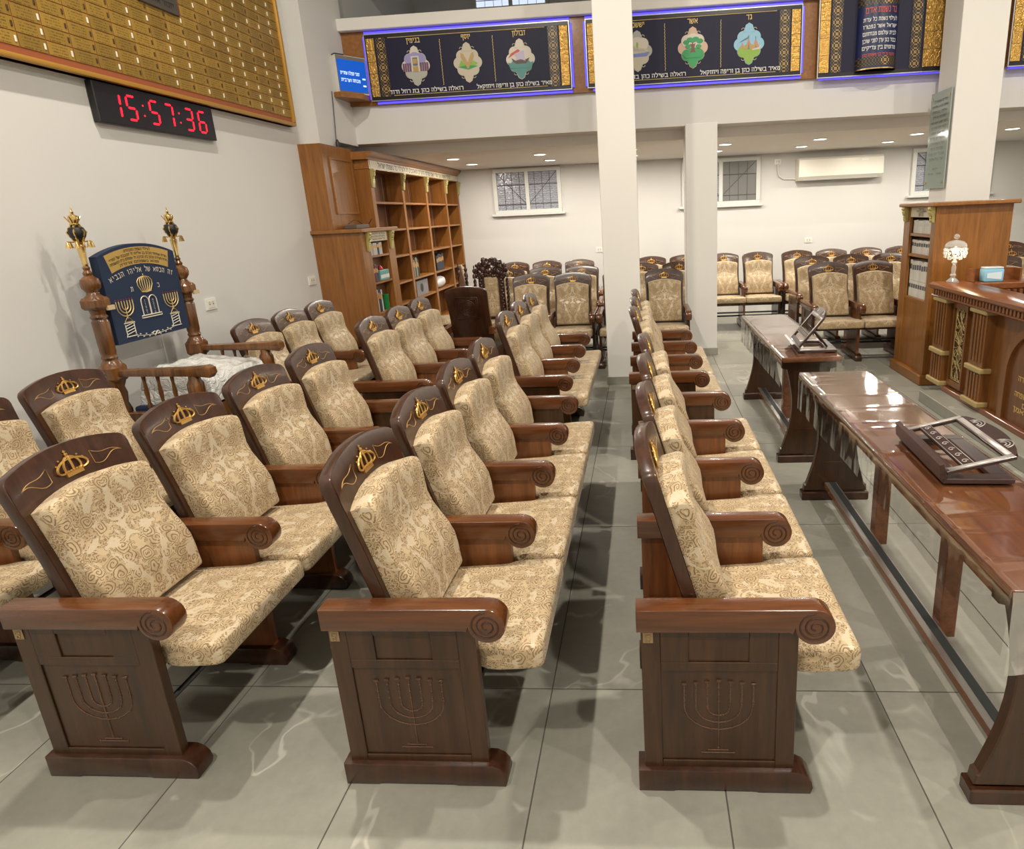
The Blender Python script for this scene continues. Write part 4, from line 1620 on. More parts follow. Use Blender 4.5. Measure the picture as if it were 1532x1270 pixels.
mk('lower_panel', box(nb(), -2.95, -2.935, 6.401, 6.859, 0, .755), W_OAK, lc, 0)
mk('name_plate', box(nb(), -2.943, -2.932, 6.402, 6.858, 1.555, 1.655), mat('ivory_plate'), lc, 0)
fl_ = Frame((-2.932, 6.63, 1.605), (0, 1, 0), (0, 0, 1))
for k, s in enumerate(('נתרם לזכות', 'ולהצלחת התורמים', 'בריאות ואושר')):
    text(fl_, 0, .028 - .028 * k, .0008, s, .024, INK, lc, width=.34)
corbel(lc, -2.93, 6.33, 1.655, 1, .2)
corbel(lc, -2.93, 6.93, 1.655, 1, .2)

bk = thing('bookcase', 'large brown wooden bookcase with empty shelves along the side wall', 'bookcase', (-3.16, 8.55, 0))
XB, XF = -3.275, -3.05
BY0, BY1 = 6.882, 10.235
mk('back_panel', box(nb(), XB, XB + .014, BY0, BY1, .02, 2.34), W_OAKSHADE, bk, 0)
DIV = [BY0 + .045, 7.82, 8.68, 9.55, BY1 - .035]
for k, y in enumerate(DIV):
    w = .045 if k == 0 else .032
    mk('upright', box(nb(), XB + .015, XF, y - w, y + w, .02, 2.34, .002), W_OAK, bk, 0)
SHZ = [.30, .73, 1.0, 1.33, 1.655, 1.975]
for k in range(4):
    y0, y1 = DIV[k] + (.0455 if k == 0 else .0325), DIV[k + 1] - (.0325 if k < 3 else .0355)
    for z in SHZ:
        mk('shelf', box(nb(), XB + .0151, XF - .008, y0, y1, z - .012, z + .012), W_OAKX, bk, 0)
    for q in (.12, .88):
        mk('shelf_track', box(nb(), XB + .0142, XB + .018, y0 + (y1 - y0) * q - .006, y0 + (y1 - y0) * q + .006, .75, 2.3), ALU, bk, 0)
    mk('base_door', box(nb(), XF - .03, XF - .012, y0, y1, .04, .286), W_OAK, bk, 0)
mk('frieze', box(nb(), XB, XF + .012, BY0 - .006, BY1, 2.34, 2.44, .002), W_OAKX, bk, 0)
mk('inscription_band', box(nb(), XF + .0125, XF + .016, BY0 + .02, BY1 - .02, 2.352, 2.432), mat('ivory_plate'), bk, 0)
mk('cornice', prism(nb(), [(XB, 2.44), (XF + .02, 2.44), (XF + .03, 2.462), (XF + .055, 2.475), (XF + .075, 2.505), (XF + .08, 2.522), (XB, 2.522)], 'y', BY0 - .05, BY1), W_OAKX, bk)
fbk = Frame((XF + .016, (BY0 + BY1) / 2, 2.392), (0, 1, 0), (0, 0, 1))
text(fbk, -.1, 0, .0008, 'לעילוי נשמת אבי מורי ואמי מורתי היקרים והאהובים זל ולעילוי כל נשמות ישראל', .075, INK, bk, width=2.7, bold=.0006)
for y in DIV:
    corbel(bk, XF, y, 2.34, 1, .2)

BOOKC = [mat('book_c%d' % i, c, 0.5) for i, c in enumerate(((0.015, 0.017, 0.02), (0.02, 0.06, 0.045), (0.30, 0.27, 0.2), (0.05, 0.03, 0.02), (0.02, 0.03, 0.08), (0.16, 0.02, 0.02), (0.45, 0.44, 0.42)))]
CN = ['black', 'dark green', 'beige', 'brown', 'navy', 'dark red', 'pale grey']
rb = random.Random(11)


def shelf_books(y0, n, z, hmax, cols, where, x0=XB + .03, x1=XF - .03, th=(.022, .034)):
    y = y0
    for k in range(n):
        w = rb.uniform(*th)
        c = cols[k % len(cols)]
        book('book', x0, x1, y, y + w, z + .0121, z + .012 + hmax * rb.uniform(.85, 1), BOOKC[c], '%s book, %s from the near end, %s' % (CN[c], ORD[k], where), 'books on the left shelves')
        y += w + .001


shelf_books(7.02, 3, 1.0, .25, (0, 2, 3), 'nearest bay of the tall bookcase')
shelf_books(7.90, 8, 1.0, .26, (0, 1, 2, 3, 1, 2), 'second bay of the tall bookcase')
shelf_books(8.86, 9, 1.0, .25, (0, 0, 4), 'third bay of the tall bookcase', th=(.03, .04))
shelf_books(6.42, 7, 1.395, .145, (6, 2, 6, 6, 0, 6), 'top of the small niche', -3.028, -2.945, (.03, .05))
shelf_books(6.42, 3, 1.105, .2, (0, 5, 4), 'middle of the small niche', -3.028, -2.945, (.03, .04))
shelf_books(6.42, 4, .77, .28, (6, 0, 4, 6), 'bottom of the small niche', -3.028, -2.945, (.03, .04))
bx = thing('charity_box', 'small teal and white box with red lid in the niche', 'box', (-2.985, 6.70, 1.117))
mk('box_body', box(nb(), -3.025, -2.945, 6.58, 6.82, 1.1175, 1.23, .004), mat('teal_card', (0.12, 0.30, 0.28), 0.5), bx, 0)
mk('box_band', box(nb(), -2.9448, -2.944, 6.585, 6.815, 1.14, 1.18), mat('card_white', (0.6, 0.6, 0.57), 0.5), bx, 0)
mk('box_lid', lathe(nb(), [(.03, 1.23), (.034, 1.245), (.02, 1.27), (.006, 1.28)], (-2.985, 6.68, 0), 12), mat('red_lid', (0.45, 0.03, 0.03), 0.4), bx)
gb = thing('green_bin', 'green plastic bin in the bottom of the niche', 'bin', (-2.985, 6.72, .782))
mk('bin_body', lathe(nb(), [(.036, .783), (.039, .93), (.042, .945), (.042, .955), (.034, .955), (.031, .80)], (-2.982, 6.70, 0), 16), mat('green_plastic', (0.01, 0.16, 0.04), 0.35), gb)
pf = thing('picture_box', 'grey picture box on a lower shelf of tall bookcase', 'box', (-3.15, 8.2, .742))
mk('box_body', box(nb(), -3.22, -3.09, 7.98, 8.42, .7422, .95, .004), mat('box_grey', (0.20, 0.19, 0.20), 0.5), pf, 0)
ff = Frame((-3.09, 8.2, .85), (0, 1, 0), (0, 0, 1))
bm = nb()
ff.disc(bm, -.03, 0, .06, 0, .001, 16)
mk('box_print', bm, BLACK, pf, 0)
wb = thing('white_bag', 'crumpled white bag on a lower shelf of tall bookcase', 'bag', (-3.15, 9.05, .742))
bm = ball(nb(), (-3.15, 9.05, .83), .10, 16, 10, (.75, 2.2, .88))
for v in bm.verts:
    v.co += Vector((noise.noise(v.co * 9), noise.noise(v.co * 11 + Vector((5, 0, 0))), noise.noise(v.co * 12))) * .016
    v.co.z = max(v.co.z, .743)
    v.co.x = min(max(v.co.x, -3.235), -3.07)
mk('bag_body', bm, mat('bag_white', (0.6, 0.62, 0.64), 0.4), wb, 80)
rt_ = thing('router', 'flat grey router with stub aerials on the low cabinet counter', 'router', (-3.06, 6.50, 1.698))
mk('case', box(nb(), -3.17, -3.03, 6.36, 6.66, 1.6985, 1.74, .006), mat('router_brown', (0.10, 0.075, 0.065), 0.5), rt_, 0)
bm = nb()
tube(bm, [(-3.06, 6.68, 1.70), (-3.06, 6.69, 1.72), (-3.05, 6.78, 1.79)], .006, 5)
mk('aerial', bm, BLACK, rt_)
bm = nb()
tube(bm, [(-3.1, 6.64, 1.745), (-3.12, 6.60, 1.78), (-3.13, 6.52, 1.79), (-3.15, 6.42, 1.75)], .004, 5)
mk('cable', bm, BLACK, rt_)
cb_ = nb()
lathe(cb_, [(.02, 2.5505), (.022, 2.6), (.012, 2.62), (.008, 2.63)], (-3.232, 6.62, 0), 10)
tag(mk('wall_plug', cb_, BLACK), 'small black plug standing on top of upper cabinet', 'plug')

# ------------------------------------------------------------------ memorial board and clock on the left wall
mb = thing('memorial_board', 'large gold memorial board of engraved brass plates on the wall', 'board', (-3.44, 4.6, 2.70))
BA, BB, BZ0, BZ1 = 2.92, 6.105, 2.70, 3.98
mk('backing', box(nb(), -3.449, -3.389, BA, BB, BZ0, BZ1), mat('board_red', (0.30, 0.085, 0.03), 0.5), mb, 0)
bm = nb()
for (y0, y1, z0, z1) in ((BA, BB, BZ0, BZ0 + .032), (BA, BB, BZ1 - .032, BZ1), (BA, BA + .032, BZ0 + .032, BZ1 - .032), (BB - .032, BB, BZ0 + .032, BZ1 - .032)):
    box(bm, -3.449, -3.362, y0, y1, z0, z1, .01, 2)
mk('gilt_frame', bm, mat('frame_gilt', (0.50, 0.27, 0.05), 0.38, 0.4), mb)
PW, PH = .1685, .0761
pm_ = finish('plate', box(nb(), -.002, .002, -PW / 2 + .003, PW / 2 - .003, -PH / 2 + .0025, PH / 2 - .0025, .0008), M_PLATE, 0)
lm_ = finish('memorial_lamp', box(nb(), 0, .006, -.006, .006, -.017, .017, .002), mat('lamp_ivory', (0.75, 0.72, 0.6), 0.3), 0)
lm2 = finish('memorial_lamp', box(nb(), 0, .006, -.005, .005, -.015, .015, .002), mat('lamp_dark', (0.05, 0.02, 0.01), 0.3), 0)
rr_ = random.Random(21)
for i in range(17):
    for j in range(15):
        y = 3.43 - PW + PW * (i + .5)
        z = 2.773 + PH * (j + .5)
        if 4.36 < y < 4.76 and z > 3.275:
            continue
        p = mesh_obj('plate', pm_, mb, Vector((-3.3865, y, z)) - ORG[mb])
        lit = rr_.random() < (.35 if i < 7 else .55)
        mesh_obj('memorial_lamp', lm_ if lit else lm2, p, (.002, PW / 2 - .018, 0))
dp = mk('title_plate', box(nb(), -3.3885, -3.37, 4.365, 4.75, 3.29, 3.92, .004), mat('dark_title_plate', (0.10, 0.085, 0.07), 0.35, 0.3), mb, 0)
fd = Frame((-3.37, 4.557, 3.29), (0, 1, 0), (0, 0, 1))
for k, s in enumerate(('יזכור אלוהים', 'את נשמות', 'נר תמיד')):
    text(fd, 0, .05 + .06 * k, .001, s, .05, mat('plate_ink', (0.02, 0.018, 0.015), 0.4), mb, width=.28)

ck = thing('digital_clock', 'black digital wall clock with red digits below the memorial board', 'clock', (-3.42, 4.40, 2.45))
mk('case', box(nb(), -3.449, -3.402, 3.858, 4.935, 2.448, 2.696, .004), BLACK, ck, 0)
fk = Frame((-3.402, 0, 0), (0, 1, 0), (0, 0, 1))
SEG = {'1': 'bc', '5': 'acdfg', '7': 'abc', '3': 'abcdg', '6': 'acdefg'}


def digit(ch, y0):
    w, h, t = .072, .15, .014
    zb = 2.494
    sl = lambda z: (z - zb) * .06
    S = {'a': ((0, h), (w, h)), 'b': ((w, h), (w, h / 2)), 'c': ((w, h / 2), (w, 0)), 'd': ((0, 0), (w, 0)), 'e': ((0, h / 2), (0, 0)), 'f': ((0, h), (0, h / 2)), 'g': ((0, h / 2), (w, h / 2))}
    dobj = None
    bm = nb()
    for s in SEG[ch]:
        (a0, b0), (a1, b1) = S[s]
        d = Vector((a1 - a0, b1 - b0)).normalized()
        n = Vector((-d.y, d.x)) * t / 2
        p0 = Vector((y0 + a0, zb + b0)) + d * .007
        p1 = Vector((y0 + a1, zb + b1)) - d * .007
        pts = [p0, p0 + d * .006 + n, p1 - d * .006 + n, p1, p1 - d * .006 - n, p0 + d * .006 - n]
        fk.flat(bm, [(p.x + sl(p.y), p.y) for p in pts], 0, .002)
    mk('digit', bm, M_RED, ck, 0)


for ch, y in zip('155736', (3.965, 4.092, 4.287, 4.425, 4.622, 4.760)):
    digit(ch, y)
for y in (4.232, 4.565):
    for z in (2.535, 2.60):
        mk('colon_dot', fk.disc(nb(), y, z, .006, 0, .002, 8), M_RED, ck, 0)


def outlet(loc, wall, w, h, label):
    t = thing('wall_socket', label, 'socket', loc, group='white wall sockets')
    fr = Frame(loc, (0, 1, 0), (0, 0, 1)) if wall == 'left' else Frame(loc, (1, 0, 0), (0, 0, 1))
    bm = fr.rect(nb(), -w / 2, w / 2, -h / 2, h / 2, .001, .010)
    mk('face_plate', bm, WHITE, t, 0)
    mk('socket_insert', fr.rect(nb(), -w * .32, w * .32, -h * .32, h * .32, .010, .013), CREAM, t, 0)
    bm = nb()
    for a in (-.16, .16):
        fr.disc(bm, a * w, 0, .006, .013, .0136, 8)
        fr.disc(bm, a * w, .014, .004, .013, .0136, 8)
    mk('socket_hole', bm, GREY, t, 0)


outlet((XL, 4.53, 1.185), 'left', .12, .085, 'white wall socket beside the embroidered chair')
outlet((XL, 6.05, 1.20), 'left', .13, .085, 'white wall socket beside the brown low cabinet')
outlet((-.735, YB, 1.14), 'back', .12, .085, 'white wall socket left of the tall column')
outlet((2.72, YB, 1.15), 'back', .12, .085, 'white wall socket below the air conditioner')
outlet((2.19, YB, 2.40), 'back', .10, .08, 'white wall socket feeding the air conditioner')

# air conditioner
ac = thing('air_conditioner', 'cream split air conditioner high on the back wall', 'air conditioner', (3.1, 10.12, 2.08))
bm = prism(nb(), [(10.0, 2.14), (10.06, 2.085), (10.24, 2.085), (10.248, 2.42), (10.03, 2.42), (10.0, 2.39)], 'x', 2.47, 3.76, .008, 2)
mk('casing', bm, CREAM, ac)
mk('air_flap', prism(nb(), [(9.996, 2.146), (10.055, 2.088), (10.058, 2.091), (9.999, 2.149)], 'x', 2.55, 3.68), WHITE, ac, 0)
mk('display', box(nb(), 3.42, 3.52, 9.996, 10.0, 2.35, 2.365), mat('ac_display', (0.85, 0.86, 0.85), 0.3), ac, 0)
bm = nb()
tube(bm, [(2.19, YB - .02, 2.37), (2.19, YB - .03, 2.27), (2.21, YB - .03, 2.18), (2.28, YB - .03, 2.13), (2.47, YB - .03, 2.12)], .008, 5)
mk('power_cord', bm, WHITE, ac)

# ------------------------------------------------------------------ embroidered ceremonial chair at the left wall
ej = thing('ceremonial_chair', 'turned wood ceremonial chair with blue embroidered back and brass finials', 'chair', (-2.92, 3.64, 0))
EX, EY0, EY1 = -3.20, 3.285, 3.985
for y in (EY0, EY1):
    p = mk('rear_post', lathe(nb(), [(.035, 0), (.04, .05), (.03, .09), (.042, .2), (.042, .5), (.036, .52), (.048, .56), (.048, .72), (.036, .76), (.044, .82), (.036, .86),
                                     (.052, .90), (.056, .93), (.056, .985), (.05, 1.01), (.036, 1.03), (.042, 1.045), (.036, 1.06), (.040, 1.08), (.043, 1.26), (.036, 1.275), (.045, 1.29), (.036, 1.305),
                                     (.04, 1.33), (.056, 1.345), (.058, 1.38), (.054, 1.40), (.034, 1.42), (.03, 1.435), (.046, 1.46), (.050, 1.485), (.044, 1.51), (.02, 1.53), (.024, 1.545), (.014, 1.56), (.018, 1.575), (.012, 1.585)], (EX, y, 0), 16), W_TURN, ej)
    for za, zb_ in ((.90, 1.0), (1.335, 1.405)):
        mk('post_block', box(nb(), EX - .056, EX + .056, y - .056, y + .056, za, zb_, .016, 1), W_TURN, p, 0)
    f = mk('finial', lathe(nb(), [(.012, 1.585), (.015, 1.60), (.013, 1.61), (.022, 1.70), (.014, 1.71), (.018, 1.72)], (EX, y, 0), 12), BRASS, ej)
    mk('finial_body', lathe(nb(), [(.014, 1.72), (.038, 1.75), (.044, 1.775), (.036, 1.80), (.016, 1.81)], (EX, y, 0), 12), BLACK, f)
    bm = nb()
    for k in range(6):
        a = 2 * math.pi * k / 6
        tube(bm, [(EX + .018 * math.cos(a), y + .018 * math.sin(a), 1.72), (EX + .044 * math.cos(a), y + .044 * math.sin(a), 1.775), (EX + .02 * math.cos(a), y + .02 * math.sin(a), 1.812)], .006, 5)
        tube(bm, [(EX + .018 * math.cos(a), y + .018 * math.sin(a), 1.72), (EX + .055 * math.cos(a), y + .055 * math.sin(a), 1.725)], .003, 4)
    mk('finial_ribs', bm, BRASS, f)
    for k in range(6):
        a = 2 * math.pi * k / 6
        mk('bell', lathe(nb(), [(.003, 1.725), (.006, 1.715), (.012, 1.69), (.013, 1.688)], (EX + .056 * math.cos(a), y + .056 * math.sin(a), 0), 8), BRASS, f)
    mk('finial_crown', lathe(nb(), [(.018, 1.81), (.026, 1.818), (.018, 1.826), (.026, 1.85), (.022, 1.866), (.006, 1.875), (.009, 1.885), (.004, 1.895), (.003, 1.915)], (EX, y, 0), 10), BRASS, f)
    bm = nb()
    for k in range(5):
        a = 2 * math.pi * k / 5
        tube(bm, [(EX + .018 * math.cos(a), y + .018 * math.sin(a), 1.826), (EX + .038 * math.cos(a), y + .038 * math.sin(a), 1.862)], .003, 4)
    mk('finial_star', bm, BRASS, f)
    mk('paper_tag', box(nb(), EX + .045, EX + .06, y + .012, y + .06, 1.325, 1.352), mat('tag_paper', (0.55, 0.42, 0.25), 0.7), p, 0)
    mk('front_post', lathe(nb(), [(.035, 0), (.04, .05), (.03, .1), (.042, .2), (.042, .5), (.05, .56), (.05, .70), (.036, .72), (.044, .74), (.036, .76), (.046, .80), (.046, .87), (.034, .89), (.03, .92)], (-2.70, y, 0), 14), W_TURN, ej)
    bm = prism(nb(), [(-3.19, .93), (-2.66, .915), (-2.585, .905), (-2.565, .93), (-2.57, .965), (-2.60, .98), (-2.68, .972), (-3.19, .965)], 'y', y - .032, y + .032, .010)
    mk('arm', bm, W_TURN, ej)
    for x in (-3.02, -2.93, -2.84):
        mk('spindle', lathe(nb(), [(.010, .70), (.014, .74), (.008, .76), (.013, .82), (.008, .88), (.012, .92)], (x, y, 0), 8), W_TURN, ej)
    mk('seat_rail', box(nb(), -3.165, -2.735, y - .02, y + .02, .60, .70, .006), W_TURN, ej, 0)
mk('front_rail', box(nb(), -2.72, -2.68, EY0 + .045, EY1 - .045, .60, .70, .006), W_TURN, ej, 0)
mk('seat_base', box(nb(), -3.16, -2.725, EY0 + .03, EY1 - .03, .64, .72, .01), NAVYV, ej, 0)
fe = Frame((EX, (EY0 + EY1) / 2, 1.105), (0, 1, 0), (0, 0, 1))
hw_, zt_ = .293, .525
pts = [(-hw_, 0), (hw_, 0)] + [(hw_ * (1 - 2 * i / 16), zt_ + .065 * (1 - (1 - 2 * i / 16) ** 2)) for i in range(17)]
bm = fe.flat(nb(), pts, -.025, .025)
ebk = mk('back_panel', bm, NAVYV, ej, 0)
H0 = .0255
sag = lambda a, k=.065: k * (1 - (a / hw_) ** 2)
bm = nb()
xs = [-.235 + .47 * i / 12 for i in range(13)]
for i in range(12):
    a, b = xs[i], xs[i + 1]
    fe.flat(bm, [(a * .93, .40 + sag(a)), (b * .93, .40 + sag(b)), (b * 1.05, .505 + sag(b)), (a * 1.05, .505 + sag(a))], 0.02, H0 + .001)
mk('dedication_plate', bm, mat('dedication_brass', (0.50, 0.33, 0.09), 0.4, 0.4), ebk, 0)


def arc_text(fr, s, a0, a1, base, k, size, m, h, bold=.0):
    """letters set along a shallow arch, right to left"""
    n = len(s)
    for i, ch in enumerate(s):
        if ch == ' ':
            continue
        a = a1 + (a0 - a1) * (i + .5) / n
        b = base + k * (1 - (a / hw_) ** 2)
        text(fr, a, b, h, ch, size, m, ej, ang=math.atan(-2 * k * a / hw_ ** 2), bold=bold, name='letter')


def arc_line(fr, s, w, base, k, size, m, h):
    def wf(v):
        a = (v + ORG[ej] - fr.o).dot(fr.r)
        return v + fr.u * (k * (1 - (a / hw_) ** 2))
    text(fr, 0, base, h, s, size, m, ej, width=w, warp=wf)


for k, (s, w) in enumerate((('לעילוי נשמת המנוחים', .20), ('מרת שמחה הכהן בן אליהו זל תנצבה של הוריי', .44), ('מרת סעידה הכהן בת חביבה זל אמסלם בית המשפחה', .44), ('תהא נשמתם צרורה', .30))):
    arc_line(fe, s, w, .49 - .025 * k, .065, .022, INK, H0 + .0018)
arc_text(fe, 'זה הכסא של אליהו הנביא', -.25, .25, .362, .066, .042, THREADS, H0 + .0006, .0003)
text(fe, -.105, .315, H0 + .0006, 'ת', .04, THREADS, ej, bold=.0003, name='letter')
text(fe, .105, .318, H0 + .0006, 'כ', .04, THREADS, ej, bold=.0003, name='letter')
bm = nb()
for w in (-.062, -.04, -.02, 0, .02, .04, .062):
    fe.tube(bm, [(w * .55, .292), (w * .9, .33), (w * .92, .358), (w * .65, .376), (w * .2, .384)], .0032, H0 + .001, 4)
fe.tube(bm, [(-.036, .291), (0, .286), (.036, .291)], .005, H0 + .001, 5)
fe.tube(bm, [(0, .384), (0, .402)], .003, H0 + .001, 4)
mk('embroidered_crown', bm, THREADG, ebk)
bm = nb()
for s in (-1, 1):
    c = s * .032
    fe.tube(bm, [(c - .03, .142), (c - .03, .232)] + arc(c, .232, .03, 180, 0, 8) + [(c + .03, .142)], .0035, H0 + .001, 4)
fe.tube(bm, [(-.08, .128), (.08, .128), (.08, .142), (-.08, .142)], .004, H0 + .001, 4, True)
et = mk('embroidered_tablets', bm, THREADS, ebk)
for s in (-1, 1):
    for k in range(5):
        text(fe, s * .032, .232 - .02 * k, H0 + .0006, 'אבגדהוזחטי'[k + (0 if s > 0 else 5)], .02, THREADS, ej, name='letter')
for s in (-1, 1):
    c = s * .185
    bm = nb()
    fe.tube(bm, [(c, .145), (c, .255)], .003, H0 + .001, 4)
    for r in (.02, .04, .06):
        fe.tube(bm, [(c - r, .255)] + arc(c, .22, r, 180, 360, 8) + [(c + r, .255)], .0034, H0 + .001, 4)
    fe.tube(bm, [(c, .16), (c - .03, .125), (c + .03, .125)], .003, H0 + .001, 4, True)
    mn = mk('embroidered_menorah', bm, THREADG, ebk)
    bm = nb()
    fe.tube(bm, [(c - .04, .118), (c + .04, .118), (c + .032, .108), (c + .032, .045), (c + .04, .035), (c - .04, .035), (c - .032, .045), (c - .032, .108)], .0036, H0 + .001, 4, True)
    for k in range(4):
        fe.tube(bm, [(c - .03, .05 + .017 * k), (c + .03, .063 + .017 * k)], .0028, H0 + .001, 4)
    mk('embroidered_pedestal', bm, THREADS, mn)
    bm = nb()
    for k in range(-3, 4):
        fe.disc(bm, c + .02 * k, .263, .004, H0, H0 + .002, 6)
    mk('embroidered_flames', bm, mat('red_thread', (0.25, 0.015, 0.02), 0.7), mn, 0)
bm = nb()
fe.tube(bm, [(-.15 + .02 * i, .035 - .02 * math.cos((i - 7.5) / 7.5 * 1.4)) for i in range(16)], .002, H0 + .001, 4)
for i in range(14):
    a = -.145 + .0222 * i
    b = .035 - .02 * math.cos(a / .15 * 1.4)
    fe.disc(bm, a, b + (.010 if i % 2 else -.007), .007, H0, H0 + .0015, 6, .004)
for s in (-1, 1):
    fe.tube(bm, [(s * .014 + .014 * math.cos(R(t)), .022 + .01 * math.sin(R(t))) for t in range(0, 360, 40)], .003, H0 + .001, 4, True)
mk('embroidered_garland', bm, THREADS, ebk)


def wrap_mat():
    m = mat('plastic_wrapped_white', (0.66, 0.66, 0.63), 0.3, coat=0.8)
    t = NT(m)
    n = t.noise(t.obj(), 16, 4, 0.65, 1.2)
    t.bump(n, 0.9, 0.03)
    return m


wc = thing('wrapped_cushion', 'white cushion wrapped in crumpled clear plastic on the ceremonial chair', 'cushion', (-2.9, 3.64, .72))
bm = nb()
us = [-1, -.97, -.9, -.78, -.6, -.4, -.2, 0, .2, .4, .6, .78, .9, .97, 1]


def wtop(a, b):
    v = Vector((-2.90 + a * .24, 3.635 + b * .285, .735))
    e = edge((1 - abs(a)) * .24, .04) * edge((1 - abs(b)) * .285, .04)
    cr = noise.noise(Vector((a * 3.1, b * 3.7, 1.7))) + .6 * noise.noise(Vector((a * 7, b * 8, 3.2)))
    v.z += e * (.165 + .018 * cr - .03 * a)
    v.x += .012 * noise.noise(Vector((b * 6, a * 2, 9)))
    return v


us = [-1, -.98, -.95, -.9] + [-.84 + .07 * i for i in range(25)] + [.9, .95, .98, 1]
sheet(bm, us, us, wtop, lambda a, b: Vector((-2.90 + a * .24, 3.635 + b * .285, .7215)))
mk('cushion_body', bm, wrap_mat(), wc, 75)
bm = nb()
for (x, y, s, a) in ((-2.70, 3.80, .07, .5), (-3.02, 3.86, .09, 1.2), (-3.08, 3.42, .08, 2.6), (-2.74, 3.48, .06, 4.2)):
    for k in range(3):
        c = Vector((x, y, .86 + .012 * k))
        P0 = [c + Vector((s * math.cos(a + j * 1.9) * (.7 + .2 * k), s * math.sin(a + j * 1.9), .03 * ((j + k) % 2))) for j in range(3)]
        bm.faces.new([bm.verts.new(q) for q in P0])
mk('plastic_fold', bm, PLASTIC, wc, 0)
bw = thing('folded_cloth', 'crumpled cream cloth on the seat before the bookcase', 'cloth', (-2.62, 4.42, .49))
bm = nb()
sheet(bm, us, us, lambda a, b: Vector((-2.62 + a * .15, 4.41 + b * .17, .50 + (.09 + .03 * noise.noise(Vector((a * 3, b * 4, 2)))) * edge((1 - abs(a)) * .15, .05) * edge((1 - abs(b)) * .17, .05))), lambda a, b: Vector((-2.62 + a * .15, 4.41 + b * .17, .499)))
mk('cloth_body', bm, mat('cream_cloth', (0.52, 0.48, 0.38), 0.7), bw, 80)

# ------------------------------------------------------------------ gallery front: wood panelling, light strips, banners
gw = tag(mk('trim_3', box(nb(), -3.279, 7.9, 7.165, 7.199, 3.04, 3.799, .002), W_OAKX, None, 0), 'brown wood panelling on the gallery front', None, None, 'structure')
SILVER = mat('silver_edge', (0.55, 0.55, 0.56), 0.3, 0.8)
PAL = {k: mat('print_' + k, c, 0.45) for k, c in dict(
    cream=(0.52, 0.47, 0.37), lilac=(0.30, 0.28, 0.52), purple=(0.16, 0.07, 0.14), ivory=(0.60, 0.56, 0.48), ochre=(0.45, 0.30, 0.12), green=(0.03, 0.30, 0.10), leaf=(0.24, 0.42, 0.06),
    teal=(0.07, 0.24, 0.23), hull=(0.09, 0.06, 0.055), sail=(0.48, 0.42, 0.55), red=(0.55, 0.08, 0.07), sky=(0.26, 0.50, 0.66), tent=(0.55, 0.24, 0.14), trunk=(0.17, 0.07, 0.05), blue=(0.17, 0.22, 0.50),
    grey=(0.40, 0.40, 0.36), peach=(0.58, 0.40, 0.29), slate=(0.12, 0.17, 0.22)).items()}


def banner(x0, x1, names, pics, label):
    z0, z1, yb = 3.082, 3.75, 7.125
    xc = (x0 + x1) / 2
    t = thing('gallery_banner', label, 'banner', (xc, yb, z0), group='printed banners on the gallery front')
    fr = Frame((xc, yb, z0), (1, 0, 0), (0, 0, 1))
    w, h = (x1 - x0) / 2, z1 - z0
    mk('board', fr.rect(nb(), -w, w, 0, h, -.03, 0), NAVY, t, 0)
    bm = nb()
    for a0, a1, b0, b1 in ((-w - .008, w + .008, -.008, 0), (-w - .008, w + .008, h, h + .008), (-w - .008, -w, 0, h), (w, w + .008, 0, h)):
        fr.rect(bm, a0, a1, b0, b1, -.03, .004)
    mk('silver_edging', bm, SILVER, t, 0)
    for z in (0, h - .035):
        mk('black_border', fr.rect(nb(), -w + .001, w - .001, z + .001, z + .034, 0, .0012), BLK, t, 0)
    for z in (.040, h - .042):
        mk('gold_rule', fr.rect(nb(), -w + .26, w - .26, z, z + .004, 0, .0014), YEL, t, 0)
    for s in (-1, 1):
        a = s * (w - .058)
        for k in range(5):
            z = .036 + k * (h - .072) / 5
            hh = (h - .072) / 5
            bm = fr.rect(nb(), a - .045, a + .045, z + .002, z + hh - .002, 0, .004)
            gt = mk('gold_tile', bm, M_EMB, t, 0)
        a2 = s * (w - .175)
        bn = mesh_obj('key_band', finish('key_band', fr0_rect(.055, h / 2 - .036), M_BAND, 0), t, fr.p(a2, h / 2, 0) - ORG[t])
    step = (2 * w - .50) / 3
    for k in range(3):
        a = -w + .25 + step * (k + .5)
        medallion(fr, t, a, h * .49, pics[k])
        text(fr, a, h - .083, .0018, names[k], .068, YEL, t)
        if k:
            bm = nb()
            aa = -w + .25 + step * k
            for q in range(28):
                zz = .12 + (h - .22) * q / 27
                fr.rect(bm, aa - .004 + .003 * (q % 2), aa + .002 + .003 * (q % 2), zz, zz + .012, 0, .0014)
            mk('gold_braid', bm, YEL, t, 0)
    text(fr, w * .44, .076, .0018, 'מאיר בשילה כהן בן וריפה ויחזקאל', .055, WHT, t, width=w * .74, bold=.0004)
    text(fr, -w * .44, .076, .0018, 'רואלה בשילה כהן בת רחל ודוד', .055, WHT, t, width=w * .74, bold=.0004)
    zs = [('top', xc - w - .01, xc + w + .01, 3.762, 3.788), ('bottom', xc - w + .05, xc + w + .01, 3.046, 3.068)]
    bm = nb()
    for _, a0, a1, b0, b1 in zs:
        box(bm, a0, a1, 7.146, 7.164, b0, b1)
    box(bm, x1 + .012, x1 + .03, 7.146, 7.164, 3.10, 3.74)
    box(bm, x0 - .03, x0 - .012, 7.146, 7.164, 3.10, 3.74)
    mk('light_strip', bm, M_LED, t, 0)
    return t


def fr0_rect(a, b):
    bm = nb()
    box(bm, -a, a, -.0014, 0, -b, b)
    return bm


